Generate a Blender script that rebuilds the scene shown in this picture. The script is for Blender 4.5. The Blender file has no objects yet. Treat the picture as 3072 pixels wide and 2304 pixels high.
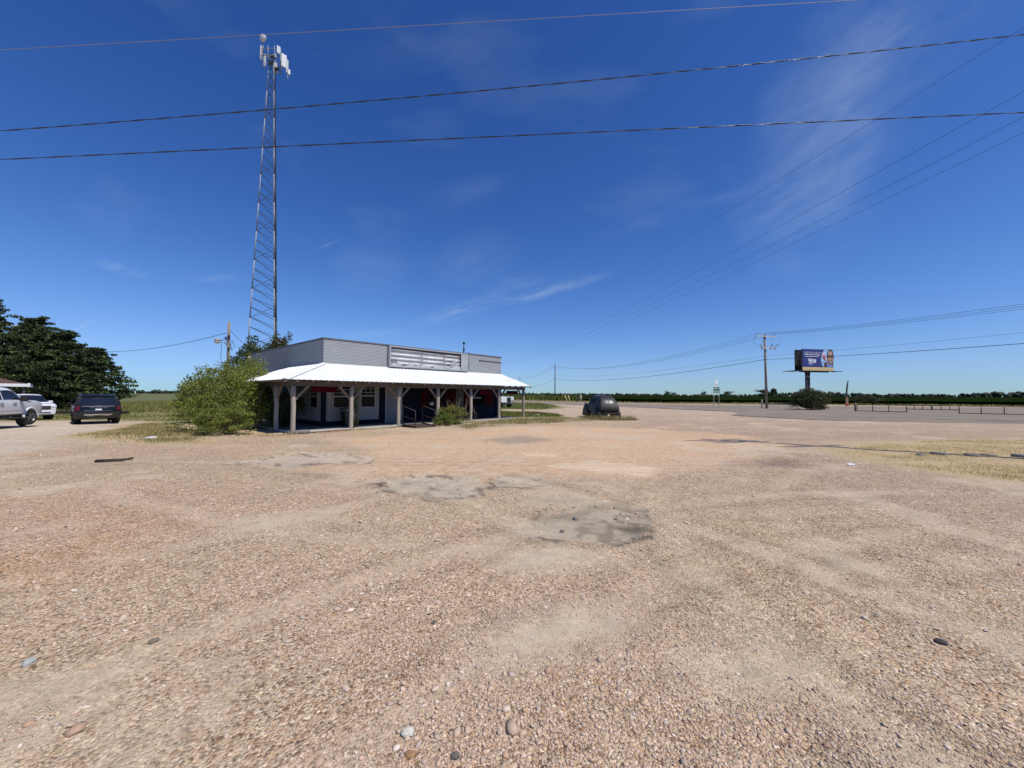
import bpy, math, random
import numpy as np
from mathutils import Vector, Matrix
random.seed(7); RNG = np.random.default_rng(7)
scene = bpy.context.scene
COL = scene.collection

# ---------------------------------------------------------------- camera
H_CAM = 1.65; F_PX = 1163.1; PITCH = math.radians(1.579); ROLL = math.radians(0.2464)
_F = Vector((0, math.cos(PITCH), math.sin(PITCH))); _R0 = Vector((1, 0, 0)); _U0 = _R0.cross(_F)
_R = _R0 * math.cos(ROLL) + _U0 * math.sin(ROLL); _U = _R.cross(_F)
cd = bpy.data.cameras.new('camera'); cam = bpy.data.objects.new('camera', cd); COL.objects.link(cam)
cam.matrix_world = Matrix(((_R.x, _U.x, -_F.x, 0), (_R.y, _U.y, -_F.y, 0), (_R.z, _U.z, -_F.z, H_CAM), (0, 0, 0, 1)))
cd.sensor_fit = 'HORIZONTAL'; cd.sensor_width = 36; cd.lens = 36 * F_PX / 3072
cd.clip_start = 0.05; cd.clip_end = 20000
scene.camera = cam

# ---------------------------------------------------------------- sky and sun
SUN_AZ = Vector((0.82, -0.572)); SUN_EL = math.radians(59.0)
world = bpy.data.worlds.new('World'); scene.world = world; world.use_nodes = True
nt = world.node_tree; N = nt.nodes; L = nt.links; N.clear()
def nd(t, **k):
    n = N.new(t)
    for a, b in k.items(): setattr(n, a, b)
    return n
def lk(a, b): L.new(a, b)
sky = nd('ShaderNodeTexSky', sky_type='NISHITA'); sky.sun_disc = False
sky.sun_elevation = SUN_EL; sky.sun_rotation = math.atan2(SUN_AZ.x, SUN_AZ.y)
sky.air_density = 1.0; sky.dust_density = 0.1; sky.ozone_density = 4.5; sky.altitude = 100
bg = nd('ShaderNodeBackground'); bg.inputs['Strength'].default_value = 0.115
out = nd('ShaderNodeOutputWorld'); lk(bg.outputs[0], out.inputs[0])
def vm(op, a=None, b=None):
    n = nd('ShaderNodeVectorMath', operation=op)
    for i, s in enumerate((a, b)):
        if s is None: continue
        if hasattr(s, 'links'): lk(s, n.inputs[i])
        else: n.inputs[i].default_value = s
    return n
def mt(op, a=None, b=None, c=None, clamp=False):
    n = nd('ShaderNodeMath', operation=op); n.use_clamp = clamp
    for i, s in enumerate((a, b, c)):
        if s is None: continue
        if hasattr(s, 'links'): lk(s, n.inputs[i])
        else: n.inputs[i].default_value = s
    return n.outputs[0]
tc = nd('ShaderNodeTexCoord'); sp = nd('ShaderNodeSeparateXYZ'); lk(tc.outputs['Generated'], sp.inputs[0])
ysafe = mt('MAXIMUM', sp.outputs[1], 0.05)
qx = mt('DIVIDE', sp.outputs[0], ysafe); qz = mt('DIVIDE', sp.outputs[2], ysafe)
qv = nd('ShaderNodeCombineXYZ'); lk(qx, qv.inputs[0]); lk(qz, qv.inputs[1])
front = mt('MULTIPLY', sp.outputs[1], 6.0, clamp=True)
def Q(x, y): return ((x - 1536) / F_PX, (1184 - y) / F_PX)
# one warped noise shared by all the streaks
wn = nd('ShaderNodeTexNoise'); wn.inputs['Scale'].default_value = 5; wn.inputs['Detail'].default_value = 3; lk(qv.outputs[0], wn.inputs['Vector'])
wofs = vm('SUBTRACT', wn.outputs['Color'], (.5, .5, .5))
def streak(ang, sx, sy, off, lo=.34, gain=2.6):
    m = nd('ShaderNodeMapping', vector_type='TEXTURE'); lk(qv.outputs[0], m.inputs[0]); m.inputs['Rotation'].default_value = (0, 0, ang)
    w2 = vm('MULTIPLY', wofs.outputs[0], (.25, .06, 0)); p = vm('ADD', m.outputs[0], w2.outputs[0]); st = vm('MULTIPLY', p.outputs[0], (sx, sy, 0)); st2 = vm('ADD', st.outputs[0], (off, off, off))
    nz = nd('ShaderNodeTexNoise'); nz.inputs['Scale'].default_value = 1; nz.inputs['Detail'].default_value = 6; nz.inputs['Roughness'].default_value = .62; lk(st2.outputs[0], nz.inputs['Vector'])
    return mt('MULTIPLY', mt('SUBTRACT', nz.outputs['Fac'], lo), gain, clamp=True)
def blob(cx, cz, ang, rx, rz, amt):
    m = nd('ShaderNodeMapping', vector_type='TEXTURE'); lk(qv.outputs[0], m.inputs[0])
    m.inputs['Location'].default_value = (cx, cz, 0); m.inputs['Rotation'].default_value = (0, 0, ang)
    w2 = vm('MULTIPLY', wofs.outputs[0], (rx * .6, rz * .8, 0)); pw = vm('ADD', m.outputs[0], w2.outputs[0])
    e = vm('DIVIDE', pw.outputs[0], (rx, rz, 1)); ln = vm('LENGTH', e.outputs[0])
    return mt('MULTIPLY', mt('POWER', mt('SUBTRACT', 1.0, ln.outputs['Value'], clamp=True), 1.2), amt)
BIG = [(2540, 320, 1.1, .50, .24, .25), (2430, 530, .7, .28, .12, .22), (2740, 60, .6, .45, .22, .12), (1420, 780, .25, .15, .085, .16), (1400, 560, .2, .14, .06, .10), (1300, 110, .2, .3, .08, .08)]
THIN = [(1640, 872, .28, .18, .019, .48), (1385, 930, .30, .15, .026, .5), (1550, 845, .3, .13, .03, .18), (355, 808, -.27, .085, .020, .40), (640, 835, .02, .12, .016, .22), (235, 985, .45, .07, .009, .30), (1110, 1000, .12, .13, .016, .26), (985, 727, .38, .05, .006, .26), (1930, 665, .25, .16, .03, .10), (2150, 590, .22, .16, .025, .12)]
def total(lst):
    t = None
    for (px, py, a, rx, rz, amt) in lst: c = Q(px, py); v = blob(c[0], c[1], a, rx, rz, amt); t = v if t is None else mt('ADD', t, v)
    return t
tot = mt('ADD', mt('MULTIPLY', total(BIG), streak(.62, 3.2, 14, 1.3, .22, 1.9)), mt('MULTIPLY', total(THIN), streak(.28, 9, 40, 4.1)))
# faint wisps all over the dome
gv = vm('MULTIPLY', tc.outputs['Generated'], (2.2, 5.5, 7.)); gn = nd('ShaderNodeTexNoise'); gn.inputs['Scale'].default_value = 1.1; gn.inputs['Detail'].default_value = 5
lk(gv.outputs[0], gn.inputs['Vector']); gw = mt('MULTIPLY', mt('SUBTRACT', gn.outputs['Fac'], .56, clamp=True), .35)
tot = mt('ADD', mt('MULTIPLY', tot, front), gw, clamp=True)
# deep, contrasty blue of a dry clear day: per-channel response of the whole dome
SKS = 0.115
sc_ = nd('ShaderNodeSeparateColor'); lk(sky.outputs[0], sc_.inputs[0]); cc_ = nd('ShaderNodeCombineColor')
for i_, (tn, pw_, k_) in enumerate(((.80, 1.54, 1.50), (.93, 1.30, 1.04), (1.18, 1.08, .925))):
    v_ = mt('MULTIPLY', mt('POWER', mt('MULTIPLY', sc_.outputs[i_], tn * SKS), pw_), k_)
    lim = (.42, .9, 4.)[i_]; den = mt('SQRT', mt('ADD', 1.0, mt('POWER', mt('DIVIDE', v_, lim), 2.0))); lk(mt('DIVIDE', v_, mt('MULTIPLY', den, SKS)), cc_.inputs[i_])
cm = nd('ShaderNodeMix', data_type='RGBA'); lk(tot, cm.inputs['Factor']); lk(cc_.outputs[0], cm.inputs[6]); cm.inputs[7].default_value = (4.4, 5.4, 6.8, 1)
lk(cm.outputs[2], bg.inputs['Color'])
world.cycles.sampling_method = 'MANUAL'; world.cycles.sample_map_resolution = 512

sd = bpy.data.lights.new('sun', 'SUN'); sun = bpy.data.objects.new('sun', sd); COL.objects.link(sun)
sd.energy = 4.6; sd.angle = math.radians(0.53); sd.color = (1.0, 0.95, 0.87)
ds = Vector((SUN_AZ.x * math.cos(SUN_EL), SUN_AZ.y * math.cos(SUN_EL), math.sin(SUN_EL)))
sun.rotation_euler = ds.to_track_quat('Z', 'Y').to_euler(); sun.location = (20, -20, 40)

scene.view_settings.view_transform = 'Standard'; scene.view_settings.look = 'None'
scene.view_settings.exposure = 0.0; scene.view_settings.gamma = 1.0; scene.view_settings.use_curve_mapping = False
scene.render.engine = 'CYCLES'; scene.cycles.max_bounces = 6; scene.cycles.diffuse_bounces = 1; scene.cycles.transparent_max_bounces = 8

# ---------------------------------------------------------------- helpers: materials
def new_mat(name):
    m = bpy.data.materials.new(name); m.use_nodes = True
    return m, m.node_tree.nodes, m.node_tree.links, m.node_tree.nodes['Principled BSDF']
def P(name, col, rough=.6, metal=0., var=0., vscale=3., bump=0., bscale=30., spec=.5, coat=0., stretch=(1, 1, 1), dirt=None, trans=0., dscale=2.0):
    m, n, l, b = new_mat(name)
    b.inputs['Roughness'].default_value = rough; b.inputs['Metallic'].default_value = metal
    b.inputs['Specular IOR Level'].default_value = spec; b.inputs['Coat Weight'].default_value = coat
    b.inputs['Base Color'].default_value = (*col, 1)
    if var or bump or dirt:
        t = n.new('ShaderNodeTexCoord'); mp = n.new('ShaderNodeMapping'); l.new(t.outputs['Object'], mp.inputs[0]); mp.inputs['Scale'].default_value = stretch
        oi = n.new('ShaderNodeObjectInfo'); ad = n.new('ShaderNodeVectorMath'); ad.operation = 'ADD'
        sc = n.new('ShaderNodeVectorMath'); sc.operation = 'SCALE'; l.new(oi.outputs['Location'], sc.inputs[0]); sc.inputs['Scale'].default_value = .37
        l.new(mp.outputs[0], ad.inputs[0]); l.new(sc.outputs[0], ad.inputs[1]); vec = ad.outputs[0]
    colsock = None
    if var:
        nz = n.new('ShaderNodeTexNoise'); nz.inputs['Scale'].default_value = vscale; nz.inputs['Detail'].default_value = 6; nz.inputs['Roughness'].default_value = .65; l.new(vec, nz.inputs['Vector'])
        mr = n.new('ShaderNodeMapRange'); mr.inputs[1].default_value = .3; mr.inputs[2].default_value = .7; mr.inputs[3].default_value = 1 - var; mr.inputs[4].default_value = 1 + var; l.new(nz.outputs['Fac'], mr.inputs[0])
        mx = n.new('ShaderNodeMix'); mx.data_type = 'RGBA'; mx.blend_type = 'MULTIPLY'; mx.inputs['Factor'].default_value = 1; mx.inputs[6].default_value = (*col, 1); l.new(mr.outputs[0], mx.inputs[7]); colsock = mx.outputs[2]
    if dirt:
        nz = n.new('ShaderNodeTexNoise'); nz.inputs['Scale'].default_value = dscale; nz.inputs['Detail'].default_value = 8; nz.inputs['Roughness'].default_value = .7; l.new(vec, nz.inputs['Vector'])
        mr = n.new('ShaderNodeMapRange'); mr.inputs[1].default_value = .48; mr.inputs[2].default_value = .72; mr.inputs[4].default_value = dirt[3]; l.new(nz.outputs['Fac'], mr.inputs[0])
        mx = n.new('ShaderNodeMix'); mx.data_type = 'RGBA'; l.new(mr.outputs[0], mx.inputs['Factor']); mx.inputs[7].default_value = (*dirt[:3], 1)
        if colsock: l.new(colsock, mx.inputs[6])
        else: mx.inputs[6].default_value = (*col, 1)
        colsock = mx.outputs[2]
    if colsock: l.new(colsock, b.inputs['Base Color'])
    if bump:
        nb = n.new('ShaderNodeTexNoise'); nb.inputs['Scale'].default_value = bscale; nb.inputs['Detail'].default_value = 5; l.new(vec, nb.inputs['Vector'])
        bp = n.new('ShaderNodeBump'); bp.inputs['Strength'].default_value = bump; bp.inputs['Distance'].default_value = .02; l.new(nb.outputs['Fac'], bp.inputs['Height']); l.new(bp.outputs[0], b.inputs['Normal'])
    return m
def attr_mat(name, rough=.7, trans=0., spec=.3, mul=1.0):
    m, n, l, b = new_mat(name)
    a = n.new('ShaderNodeAttribute'); a.attribute_name = 'col'
    l.new(a.outputs['Color'], b.inputs['Base Color']); b.inputs['Roughness'].default_value = rough; b.inputs['Specular IOR Level'].default_value = spec
    if trans:
        t = n.new('ShaderNodeBsdfTranslucent'); mu = n.new('ShaderNodeMix'); mu.data_type = 'RGBA'; mu.blend_type = 'MULTIPLY'; mu.inputs['Factor'].default_value = 1
        l.new(a.outputs['Color'], mu.inputs[6]); mu.inputs[7].default_value = (1.5, 1.5, .7, 1); l.new(mu.outputs[2], t.inputs[0])
        s = n.new('ShaderNodeMixShader'); s.inputs[0].default_value = trans; l.new(b.outputs[0], s.inputs[1]); l.new(t.outputs[0], s.inputs[2])
        l.new(s.outputs[0], n['Material Output'].inputs[0])
    return m

# ---------------------------------------------------------------- helpers: meshes
def tag(o, label=None, cat=None, group=None, kind=None):
    if label: o['label'] = label
    if cat: o['category'] = cat
    if group: o['group'] = group
    if kind: o['kind'] = kind
    return o
def empty(name, loc=(0, 0, 0), rz=0., label=None, cat=None, group=None):
    o = bpy.data.objects.new(name, None); COL.objects.link(o); o.location = loc; o.rotation_euler = (0, 0, rz); o.empty_display_size = .3
    return tag(o, label, cat, group)
def link(name, me, parent=None, mats=()):
    if mats is not None and not isinstance(mats, (list, tuple)): mats = [mats]
    for m in (mats or []):
        if m and len(me.materials) < len(mats): me.materials.append(m)
    o = bpy.data.objects.new(name, me); COL.objects.link(o)
    if parent: o.parent = parent
    return o
class MB:
    def __init__(s): s.v = []; s.f = []; s.m = []; s.mi = 0; s.sm = []; s.smooth = False
    def add(s, vs, fs):
        k = len(s.v); s.v += [tuple(a) for a in vs]
        for f in fs: s.f.append(tuple(i + k for i in f)); s.m.append(s.mi); s.sm.append(s.smooth)
        return s
    def box(s, c, d, R=None):
        c = Vector(c); hx, hy, hz = d[0] / 2, d[1] / 2, d[2] / 2; vs = []
        for x in (-hx, hx):
            for y in (-hy, hy):
                for z in (-hz, hz):
                    p = Vector((x, y, z)); p = R @ p if R else p; vs.append(c + p)
        return s.add(vs, [(0, 1, 3, 2), (4, 6, 7, 5), (0, 4, 5, 1), (2, 3, 7, 6), (0, 2, 6, 4), (1, 5, 7, 3)])
    def b2(s, p0, p1):
        return s.box([(a + b) / 2 for a, b in zip(p0, p1)], [abs(b - a) for a, b in zip(p0, p1)])
    def bar(s, p0, p1, w, h=None, up=(0, 0, 1)):
        p0 = Vector(p0); p1 = Vector(p1); d = (p1 - p0); ln = d.length; d.normalize(); up = Vector(up)
        if abs(d.dot(up)) > .98: up = Vector((0, 1, 0))
        x = d.cross(up).normalized(); z = x.cross(d); R = Matrix((x, d, z)).transposed()
        return s.box((p0 + p1) / 2, (w, ln, h or w), R)
    def tube(s, pts, r, n=8, cap=True, r1=None):
        pts = [Vector(p) for p in pts]; m = len(pts); vs = []; prev = None
        for i, p in enumerate(pts):
            d = (pts[min(i + 1, m - 1)] - pts[max(i - 1, 0)]).normalized()
            a = Vector((0, 0, 1)) if abs(d.z) < .95 else Vector((1, 0, 0))
            x = d.cross(a).normalized(); y = x.cross(d)
            rr = r if not hasattr(r, '__len__') else r[i]
            if r1 is not None: rr = r + (r1 - r) * i / (m - 1)
            for k in range(n):
                t = 2 * math.pi * k / n; vs.append(p + x * (rr * math.cos(t)) + y * (rr * math.sin(t)))
        fs = [(i * n + k, i * n + (k + 1) % n, (i + 1) * n + (k + 1) % n, (i + 1) * n + k) for i in range(m - 1) for k in range(n)]
        if cap: fs += [tuple(range(n - 1, -1, -1)), tuple((m - 1) * n + k for k in range(n))]
        sm = s.smooth; s.smooth = True; s.add(vs, fs); s.smooth = sm
        return s
    def lathe(s, prof, n=20, axis='z', c=(0, 0, 0), a0=0., a1=2 * math.pi):
        vs = []; m = len(prof); full = abs(a1 - a0 - 2 * math.pi) < 1e-6; nn = n if full else n + 1
        for k in range(nn):
            t = a0 + (a1 - a0) * k / n
            for (r, h) in prof:
                if axis == 'z': p = (r * math.cos(t), r * math.sin(t), h)
                elif axis == 'y': p = (r * math.cos(t), h, r * math.sin(t))
                else: p = (h, r * math.cos(t), r * math.sin(t))
                vs.append((p[0] + c[0], p[1] + c[1], p[2] + c[2]))
        fs = []
        for k in range(n):
            k2 = (k + 1) % nn
            for i in range(m - 1): fs.append((k * m + i, k * m + i + 1, k2 * m + i + 1, k2 * m + i))
        sm = s.smooth; s.smooth = True; s.add(vs, fs); s.smooth = sm
        return s
    def prism(s, poly, z0, z1):
        n = len(poly); vs = [(x, y, z0) for x, y in poly] + [(x, y, z1) for x, y in poly]
        return s.add(vs, [tuple(range(n - 1, -1, -1)), tuple(range(n, 2 * n))] + [(i, (i + 1) % n, n + (i + 1) % n, n + i) for i in range(n)])
    def pxz(s, poly, y0, y1):      # polygon in x,z extruded along y
        n = len(poly); vs = [(x, y0, z) for x, z in poly] + [(x, y1, z) for x, z in poly]
        return s.add(vs, [tuple(range(n)), tuple(range(2 * n - 1, n - 1, -1))] + [(i, n + i, n + (i + 1) % n, (i + 1) % n) for i in range(n)])
    def mesh(s, name):
        me = bpy.data.meshes.new(name); me.from_pydata(s.v, [], s.f)
        me.polygons.foreach_set('material_index', s.m); me.polygons.foreach_set('use_smooth', s.sm); me.update(); return me
    def build(s, name, mats, parent=None): return link(name, s.mesh(name), parent, mats)
def np_mesh(name, V, Fc, nper, col=None, smooth=False):
    """V (n,3), Fc (m,nper) -> mesh; col (n,3) point colours"""
    me = bpy.data.meshes.new(name); V = np.asarray(V, np.float32); Fc = np.asarray(Fc, np.int32)
    me.vertices.add(len(V)); me.vertices.foreach_set('co', V.ravel())
    me.loops.add(Fc.size); me.loops.foreach_set('vertex_index', Fc.ravel())
    me.polygons.add(len(Fc)); me.polygons.foreach_set('loop_start', np.arange(len(Fc), dtype=np.int32) * nper)
    if smooth: me.polygons.foreach_set('use_smooth', np.ones(len(Fc), bool))
    if col is not None:
        a = me.color_attributes.new('col', 'FLOAT_COLOR', 'POINT'); c4 = np.ones((len(V), 4), np.float32); c4[:, :3] = col; a.data.foreach_set('color', c4.ravel())
    me.update(calc_edges=True); me.validate(); return me
def text_mesh(txt, size, align='CENTER', extrude=.004, bold=.0):
    cu = bpy.data.curves.new('lettering', 'FONT'); cu.body = txt; cu.size = size; cu.align_x = align; cu.align_y = 'CENTER'; cu.extrude = extrude; cu.offset = bold; cu.resolution_u = 2
    o = bpy.data.objects.new('lettering', cu); COL.objects.link(o)
    bpy.context.view_layer.update(); me = bpy.data.meshes.new_from_object(o.evaluated_get(bpy.context.evaluated_depsgraph_get()))
    bpy.data.objects.remove(o); bpy.data.curves.remove(cu); return me
# value noise
def _h(ix, iy, s):
    n = (ix.astype(np.int64) * 374761393 + iy.astype(np.int64) * 668265263 + s * 1442695041) & 0x7fffffff
    n = ((n ^ (n >> 13)) * 1274126177) & 0x7fffffff
    return ((n ^ (n >> 16)) & 0xffff) / 65535.
def vnoise(x, y, s=0):
    ix = np.floor(x); iy = np.floor(y); fx = x - ix; fy = y - iy; fx = fx * fx * (3 - 2 * fx); fy = fy * fy * (3 - 2 * fy)
    a = _h(ix, iy, s); b = _h(ix + 1, iy, s); c = _h(ix, iy + 1, s); d = _h(ix + 1, iy + 1, s)
    return (a + (b - a) * fx) * (1 - fy) + (c + (d - c) * fx) * fy
def fbm(x, y, f=1., o=4, s=0):
    t = 0; a = .5; w = 0
    for k in range(o): t = t + a * vnoise(x * f + 17.3 * k, y * f - 9.1 * k, s + k); w += a; a *= .5; f *= 2.03
    return t / w
def sstep(a, b, x): t = np.clip((x - a) / (b - a), 0, 1); return t * t * (3 - 2 * t)
def sdist(x, y, poly):          # signed distance, positive inside
    P_ = np.array(poly, float); d2 = np.full(x.shape, 1e18); ins = np.zeros(x.shape, bool); n = len(P_)
    for i in range(n):
        ax, ay = P_[i]; bx, by = P_[(i + 1) % n]; ex, ey = bx - ax, by - ay; wx, wy = x - ax, y - ay
        t = np.clip((wx * ex + wy * ey) / (ex * ex + ey * ey + 1e-12), 0, 1); dx, dy = wx - ex * t, wy - ey * t; d2 = np.minimum(d2, dx * dx + dy * dy)
        c1 = (ay <= y) & (by > y) & (ex * wy - ey * wx > 0); c2 = (ay > y) & (by <= y) & (ex * wy - ey * wx < 0); ins ^= (c1 | c2)
    return np.where(ins, 1, -1) * np.sqrt(d2)
def pmask(x, y, poly, soft, namp=0., nf=2., s=0):
    return sstep(-soft, soft, sdist(x, y, poly) + namp * (fbm(x, y, nf, 4, s) - .5) * 2)
def in_poly(n, poly, rng=RNG):
    P_ = np.array(poly); lo = P_.min(0); hi = P_.max(0); out_ = np.zeros((0, 2))
    while len(out_) < n:
        q = rng.uniform(lo, hi, (n * 2, 2)); q = q[sdist(q[:, 0], q[:, 1], poly) > 0]; out_ = np.vstack([out_, q])
    return out_[:n]
def gz(x, y):
    x = np.asarray(x, float); y = np.asarray(y, float)
    return -0.024 * np.clip(y - 14, 0, 24) * sstep(-9, -19, x)
def G(x, y, dz=0.): return (x, y, float(gz(x, y)) + dz)
# ---------------------------------------------------------------- ground
ORANGE = [(-6.2, 13.), (-5.3, 16.), (-1.4, 19.), (3., 21.3), (7.4, 18.5), (10., 16.3), (9.2, 13.5), (6.2, 10.), (4.8, 9.3), (3.4, 9.), (2.5, 7.9), (-.2, 7.85), (-2.9, 7.8), (-4.1, 9.), (-3.8, 11.5)]
PATCH = [[(-2.85, 7.49), (-2.35, 7.74), (-1.39, 7.92), (-.74, 7.53), (-.55, 6.75), (-.84, 6.35), (-1.53, 6.3), (-2.28, 6.61)],
         [(-.62, 7.69), (.17, 8.05), (.94, 7.57), (.7, 7.15), (-.21, 6.95)],
         [(.41, 5.6), (1.06, 5.78), (1.66, 5.62), (1.7, 5.04), (1.33, 4.52), (.81, 4.41), (.41, 4.56), (.24, 5.02)],
         [(-6.74, 9.44), (-6.05, 10.32), (-5.1, 11.13), (-3.78, 10.16), (-3.57, 9.38), (-5.02, 9.25)]]
PATCH2B = [(.13, 5.94), (.58, 6.44), (1.55, 6.15), (1.8, 5.79), (.8, 5.64)]
BAND = [(-.67, 14.15), (.46, 15.56), (2.14, 15.14), (1.23, 13.72), (-.17, 13.02)]
STAIN = [(1.36, 4.91), (1.64, 4.98), (1.72, 4.8), (1.44, 4.63)]
STAIN2 = [(6.13, 9.76), (6.98, 10.13), (7.14, 9.54), (6.51, 9.01), (5.88, 8.99)]
WHITE = [[(.24, 11.09), (1.36, 11.), (1.2, 10.41), (.49, 10.5)], [(.89, 9.04), (1.97, 9.8), (2.23, 9.85), (3.35, 8.81), (2.67, 7.91), (2.22, 8.23)]]
DRIVE = [(-40, -5), (-13, 4), (-12.5, 9), (-14.8, 13), (-17, 15), (-19, 17.8), (-22.8, 22.8), (-24, 25), (-29, 27.5), (-34, 24), (-60, 12)]
DRYL = [(-17.4, 15.2), (-18.75, 18.1), (-22.6, 23.2), (-22.2, 24.5), (-16.9, 20.2), (-12.3, 16.1), (-10.3, 12.85), (-12.2, 12.8), (-14.8, 13.8)]
GRASSR = [(9.6, 12.3), (11.95, 13.6), (14.5, 14.5), (17.9, 15.3), (19.9, 15.1), (24., 15.), (24, 5.5), (11.5, 7.2), (9.86, 7.5), (9.4, 8.05), (9.1, 8.75), (8.5, 9.35), (8.6, 10.6)]
DRYP = [(-2.1, 18.1), (-.6, 20.4), (1.2, 21.9), (3.6, 23.4), (5.6, 24.6), (5.4, 26.6), (4.2, 28.), (3.1, 29.), (.6, 27.8), (-1.4, 24.), (-3., 20.)]
GREENB = [(-4., 37.6), (2.4, 34.7), (4.2, 31.5), (3.6, 29.), (.2, 28.), (-3, 30)]
GREENC = [(-12, 78), (-2.3, 76.6), (5.6, 77.), (6.8, 54), (3.8, 44), (-1.3, 44.), (-12, 46)]
LAND = [(-500, 22), (-40, 24), (-30, 28.5), (-24, 26), (-19, 21.8), (-15, 20.8), (-14, 29), (-12, 40), (-3, 39), (-1, 44), (4, 44), (7.2, 52), (6, 70), (-60, 160), (-500, 600)]
SAND = [[(-.31, 2.73), (.45, 3.17), (1.16, 2.94), (.75, 2.4), (-.07, 2.46)], [(-2.21, 2.13), (-1.59, 2.03), (-1.4, 1.6), (-1.88, 1.6)], [(1.15, 2.41), (2.1, 2.57), (1.76, 2.27), (1.12, 2.15)], [(-.3, 4.0), (.5, 4.4), (.9, 3.9), (.1, 3.6)], [(-3.6, 5.2), (-2.4, 5.6), (-2.2, 5.), (-3.2, 4.7)]]
COARSE = [[(-1.1, 2.5), (-.17, 2.5), (.15, 1.94), (.05, 1.4), (-.9, 1.4)], [(-2.6, 1.9), (-2.2, 2.2), (-1.9, 1.5), (-2.3, 1.3)], [(-4.6, 3.6), (-3.2, 3.9), (-2.4, 3.0), (-2.9, 2.4), (-4.2, 2.6)]]
az = np.concatenate([np.arange(-180, -62, 5.), np.arange(-62, 62.01, .25), np.arange(66, 180, 5.)]); az = np.radians(az)
rr = [.55]
while rr[-1] < 75: rr.append(rr[-1] * 1.0175)
while rr[-1] < 7000: rr.append(rr[-1] * 1.16)
rr = np.array(rr); RR, AA = np.meshgrid(rr, az, indexing='ij'); gx = (RR * np.sin(AA)).ravel(); gy = (RR * np.cos(AA)).ravel(); gr = RR.ravel()
near = gr < 120
def blend(c, m, col): return c * (1 - m[:, None]) + np.array(col) * m[:, None]
def ground_fields(x, y):
    n1 = fbm(x, y, .35, 4, 1); n2 = fbm(x, y, 1.3, 4, 5); n3 = fbm(x * .6, y * 2.2, .8, 4, 9)
    c = np.tile(np.array([.44, .365, .270]), (len(x), 1)); peb = np.ones(len(x)); dz = np.zeros(len(x))
    c = blend(c, sstep(.45, .65, n1) * .6, (.445, .345, .265)); c = blend(c, sstep(.52, .7, n2) * .5, (.385, .33, .255))
    right = sstep(2.5, 6.5, x - .12 * y); c = blend(c, right * .6, (.375, .300, .252))
    left = sstep(-2., -4.5, x + .2 * y) * sstep(7.5, 4, y); c = blend(c, left * sstep(.40, .58, n2) * .42, (.46, .285, .15))
    m = pmask(x, y, ORANGE, .5, .9, .7, 3); c = blend(c, m * .85, (.50, .365, .245)); peb = peb * (1 - .55 * m); c = blend(c, m * sstep(.5, .62, n3) * .5, (.47, .375, .28))
    for k, sp_ in enumerate(SAND): m = pmask(x, y, sp_, .35, .35, 1.6, 20 + k); c = blend(c, m * .8, (.45, .385, .295)); peb = peb * (1 - .85 * m)
    sm = sstep(.60, .74, fbm(x, y, .9, 4, 33)); c = blend(c, sm * .6, (.44, .37, .285)); peb = peb * (1 - .7 * sm)
    m = pmask(x, y, DRIVE, 1.2, 1.5, .4, 11); c = blend(c, m * .85, (.47, .42, .355)); peb = peb * (1 - .4 * m)
    for k, w in enumerate(WHITE): m = pmask(x, y, w, .12, .3, 1.4, 40 + k); c = blend(c, m * .6, (.56, .46, .335)); peb = peb * (1 - .8 * m)
    for k, w in enumerate(PATCH):
        m = pmask(x, y, w, .26, .5, 1.7, 50 + k); c = blend(c, m * .58, (.37, .345, .29) if k < 2 else ((.32, .295, .25) if k == 2 else (.40, .35, .30))); peb = peb * (1 - .8 * m); dz -= .03 * m
        sd_ = sdist(x, y, w) + .45 * (fbm(x, y, 1.7, 4, 50 + k) - .5) * 2
        e = sstep(.09, .02, np.abs(sd_)) * sstep(.45, .6, fbm(x, y, 2.5, 3, 71 + k)); c = blend(c, e * .8, (.07, .062, .055))
        cr = sstep(.045, .01, np.abs(fbm(x, y, 1.7, 3, 90 + k) - .5)) * m; c = blend(c, cr * .5, (.10, .09, .08))
    m = pmask(x, y, PATCH2B, .15, .25, 1.5, 61); c = blend(c, m * .7, (.40, .34, .26)); peb = peb * (1 - .7 * m)
    m = pmask(x, y, BAND, .5, .9, .8, 63); c = blend(c, m * .6, (.20, .17, .145)); peb = peb * (1 - .6 * m)
    m = pmask(x, y, STAIN, .16, .15, 2., 64); c = blend(c, m * .75, (.055, .05, .035)); peb = peb * (1 - .5 * m)
    m = pmask(x, y, PATCH[2], .25, .5, 1.2, 65) * sstep(.42, .6, fbm(x, y, 1.6, 4, 66)); c = blend(c, m * .45, (.15, .14, .105))
    m = pmask(x, y, STAIN2, .4, .4, 1.5, 67); c = blend(c, m * .55, (.12, .10, .09))
    far = sstep(24, 36, y + .3 * x) * sstep(-2, 5, x); c = blend(c, far * .7, (.42, .355, .295))
    for pl, soft, na, col, am in ((DRYL, .7, .9, (.36, .28, .16), .9), (GRASSR, .8, 1.1, (.39, .305, .175), .8), (DRYP, .9, 1.2, (.30, .24, .17), .75), (GREENB, 1., 1.5, (.15, .16, .05), .8), (LAND, 1.5, 2., (.17, .165, .065), .95), (GREENC, 1.5, 2., (.12, .15, .04), .9)):
        m = pmask(x, y, pl, soft, na, .6, 77); c = blend(c, m * am, col); peb = peb * (1 - .9 * m)
    out_ = sstep(85, 130, y + .05 * x) ; c = blend(c, out_, (.12, .125, .05)); peb = peb * (1 - out_)
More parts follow.
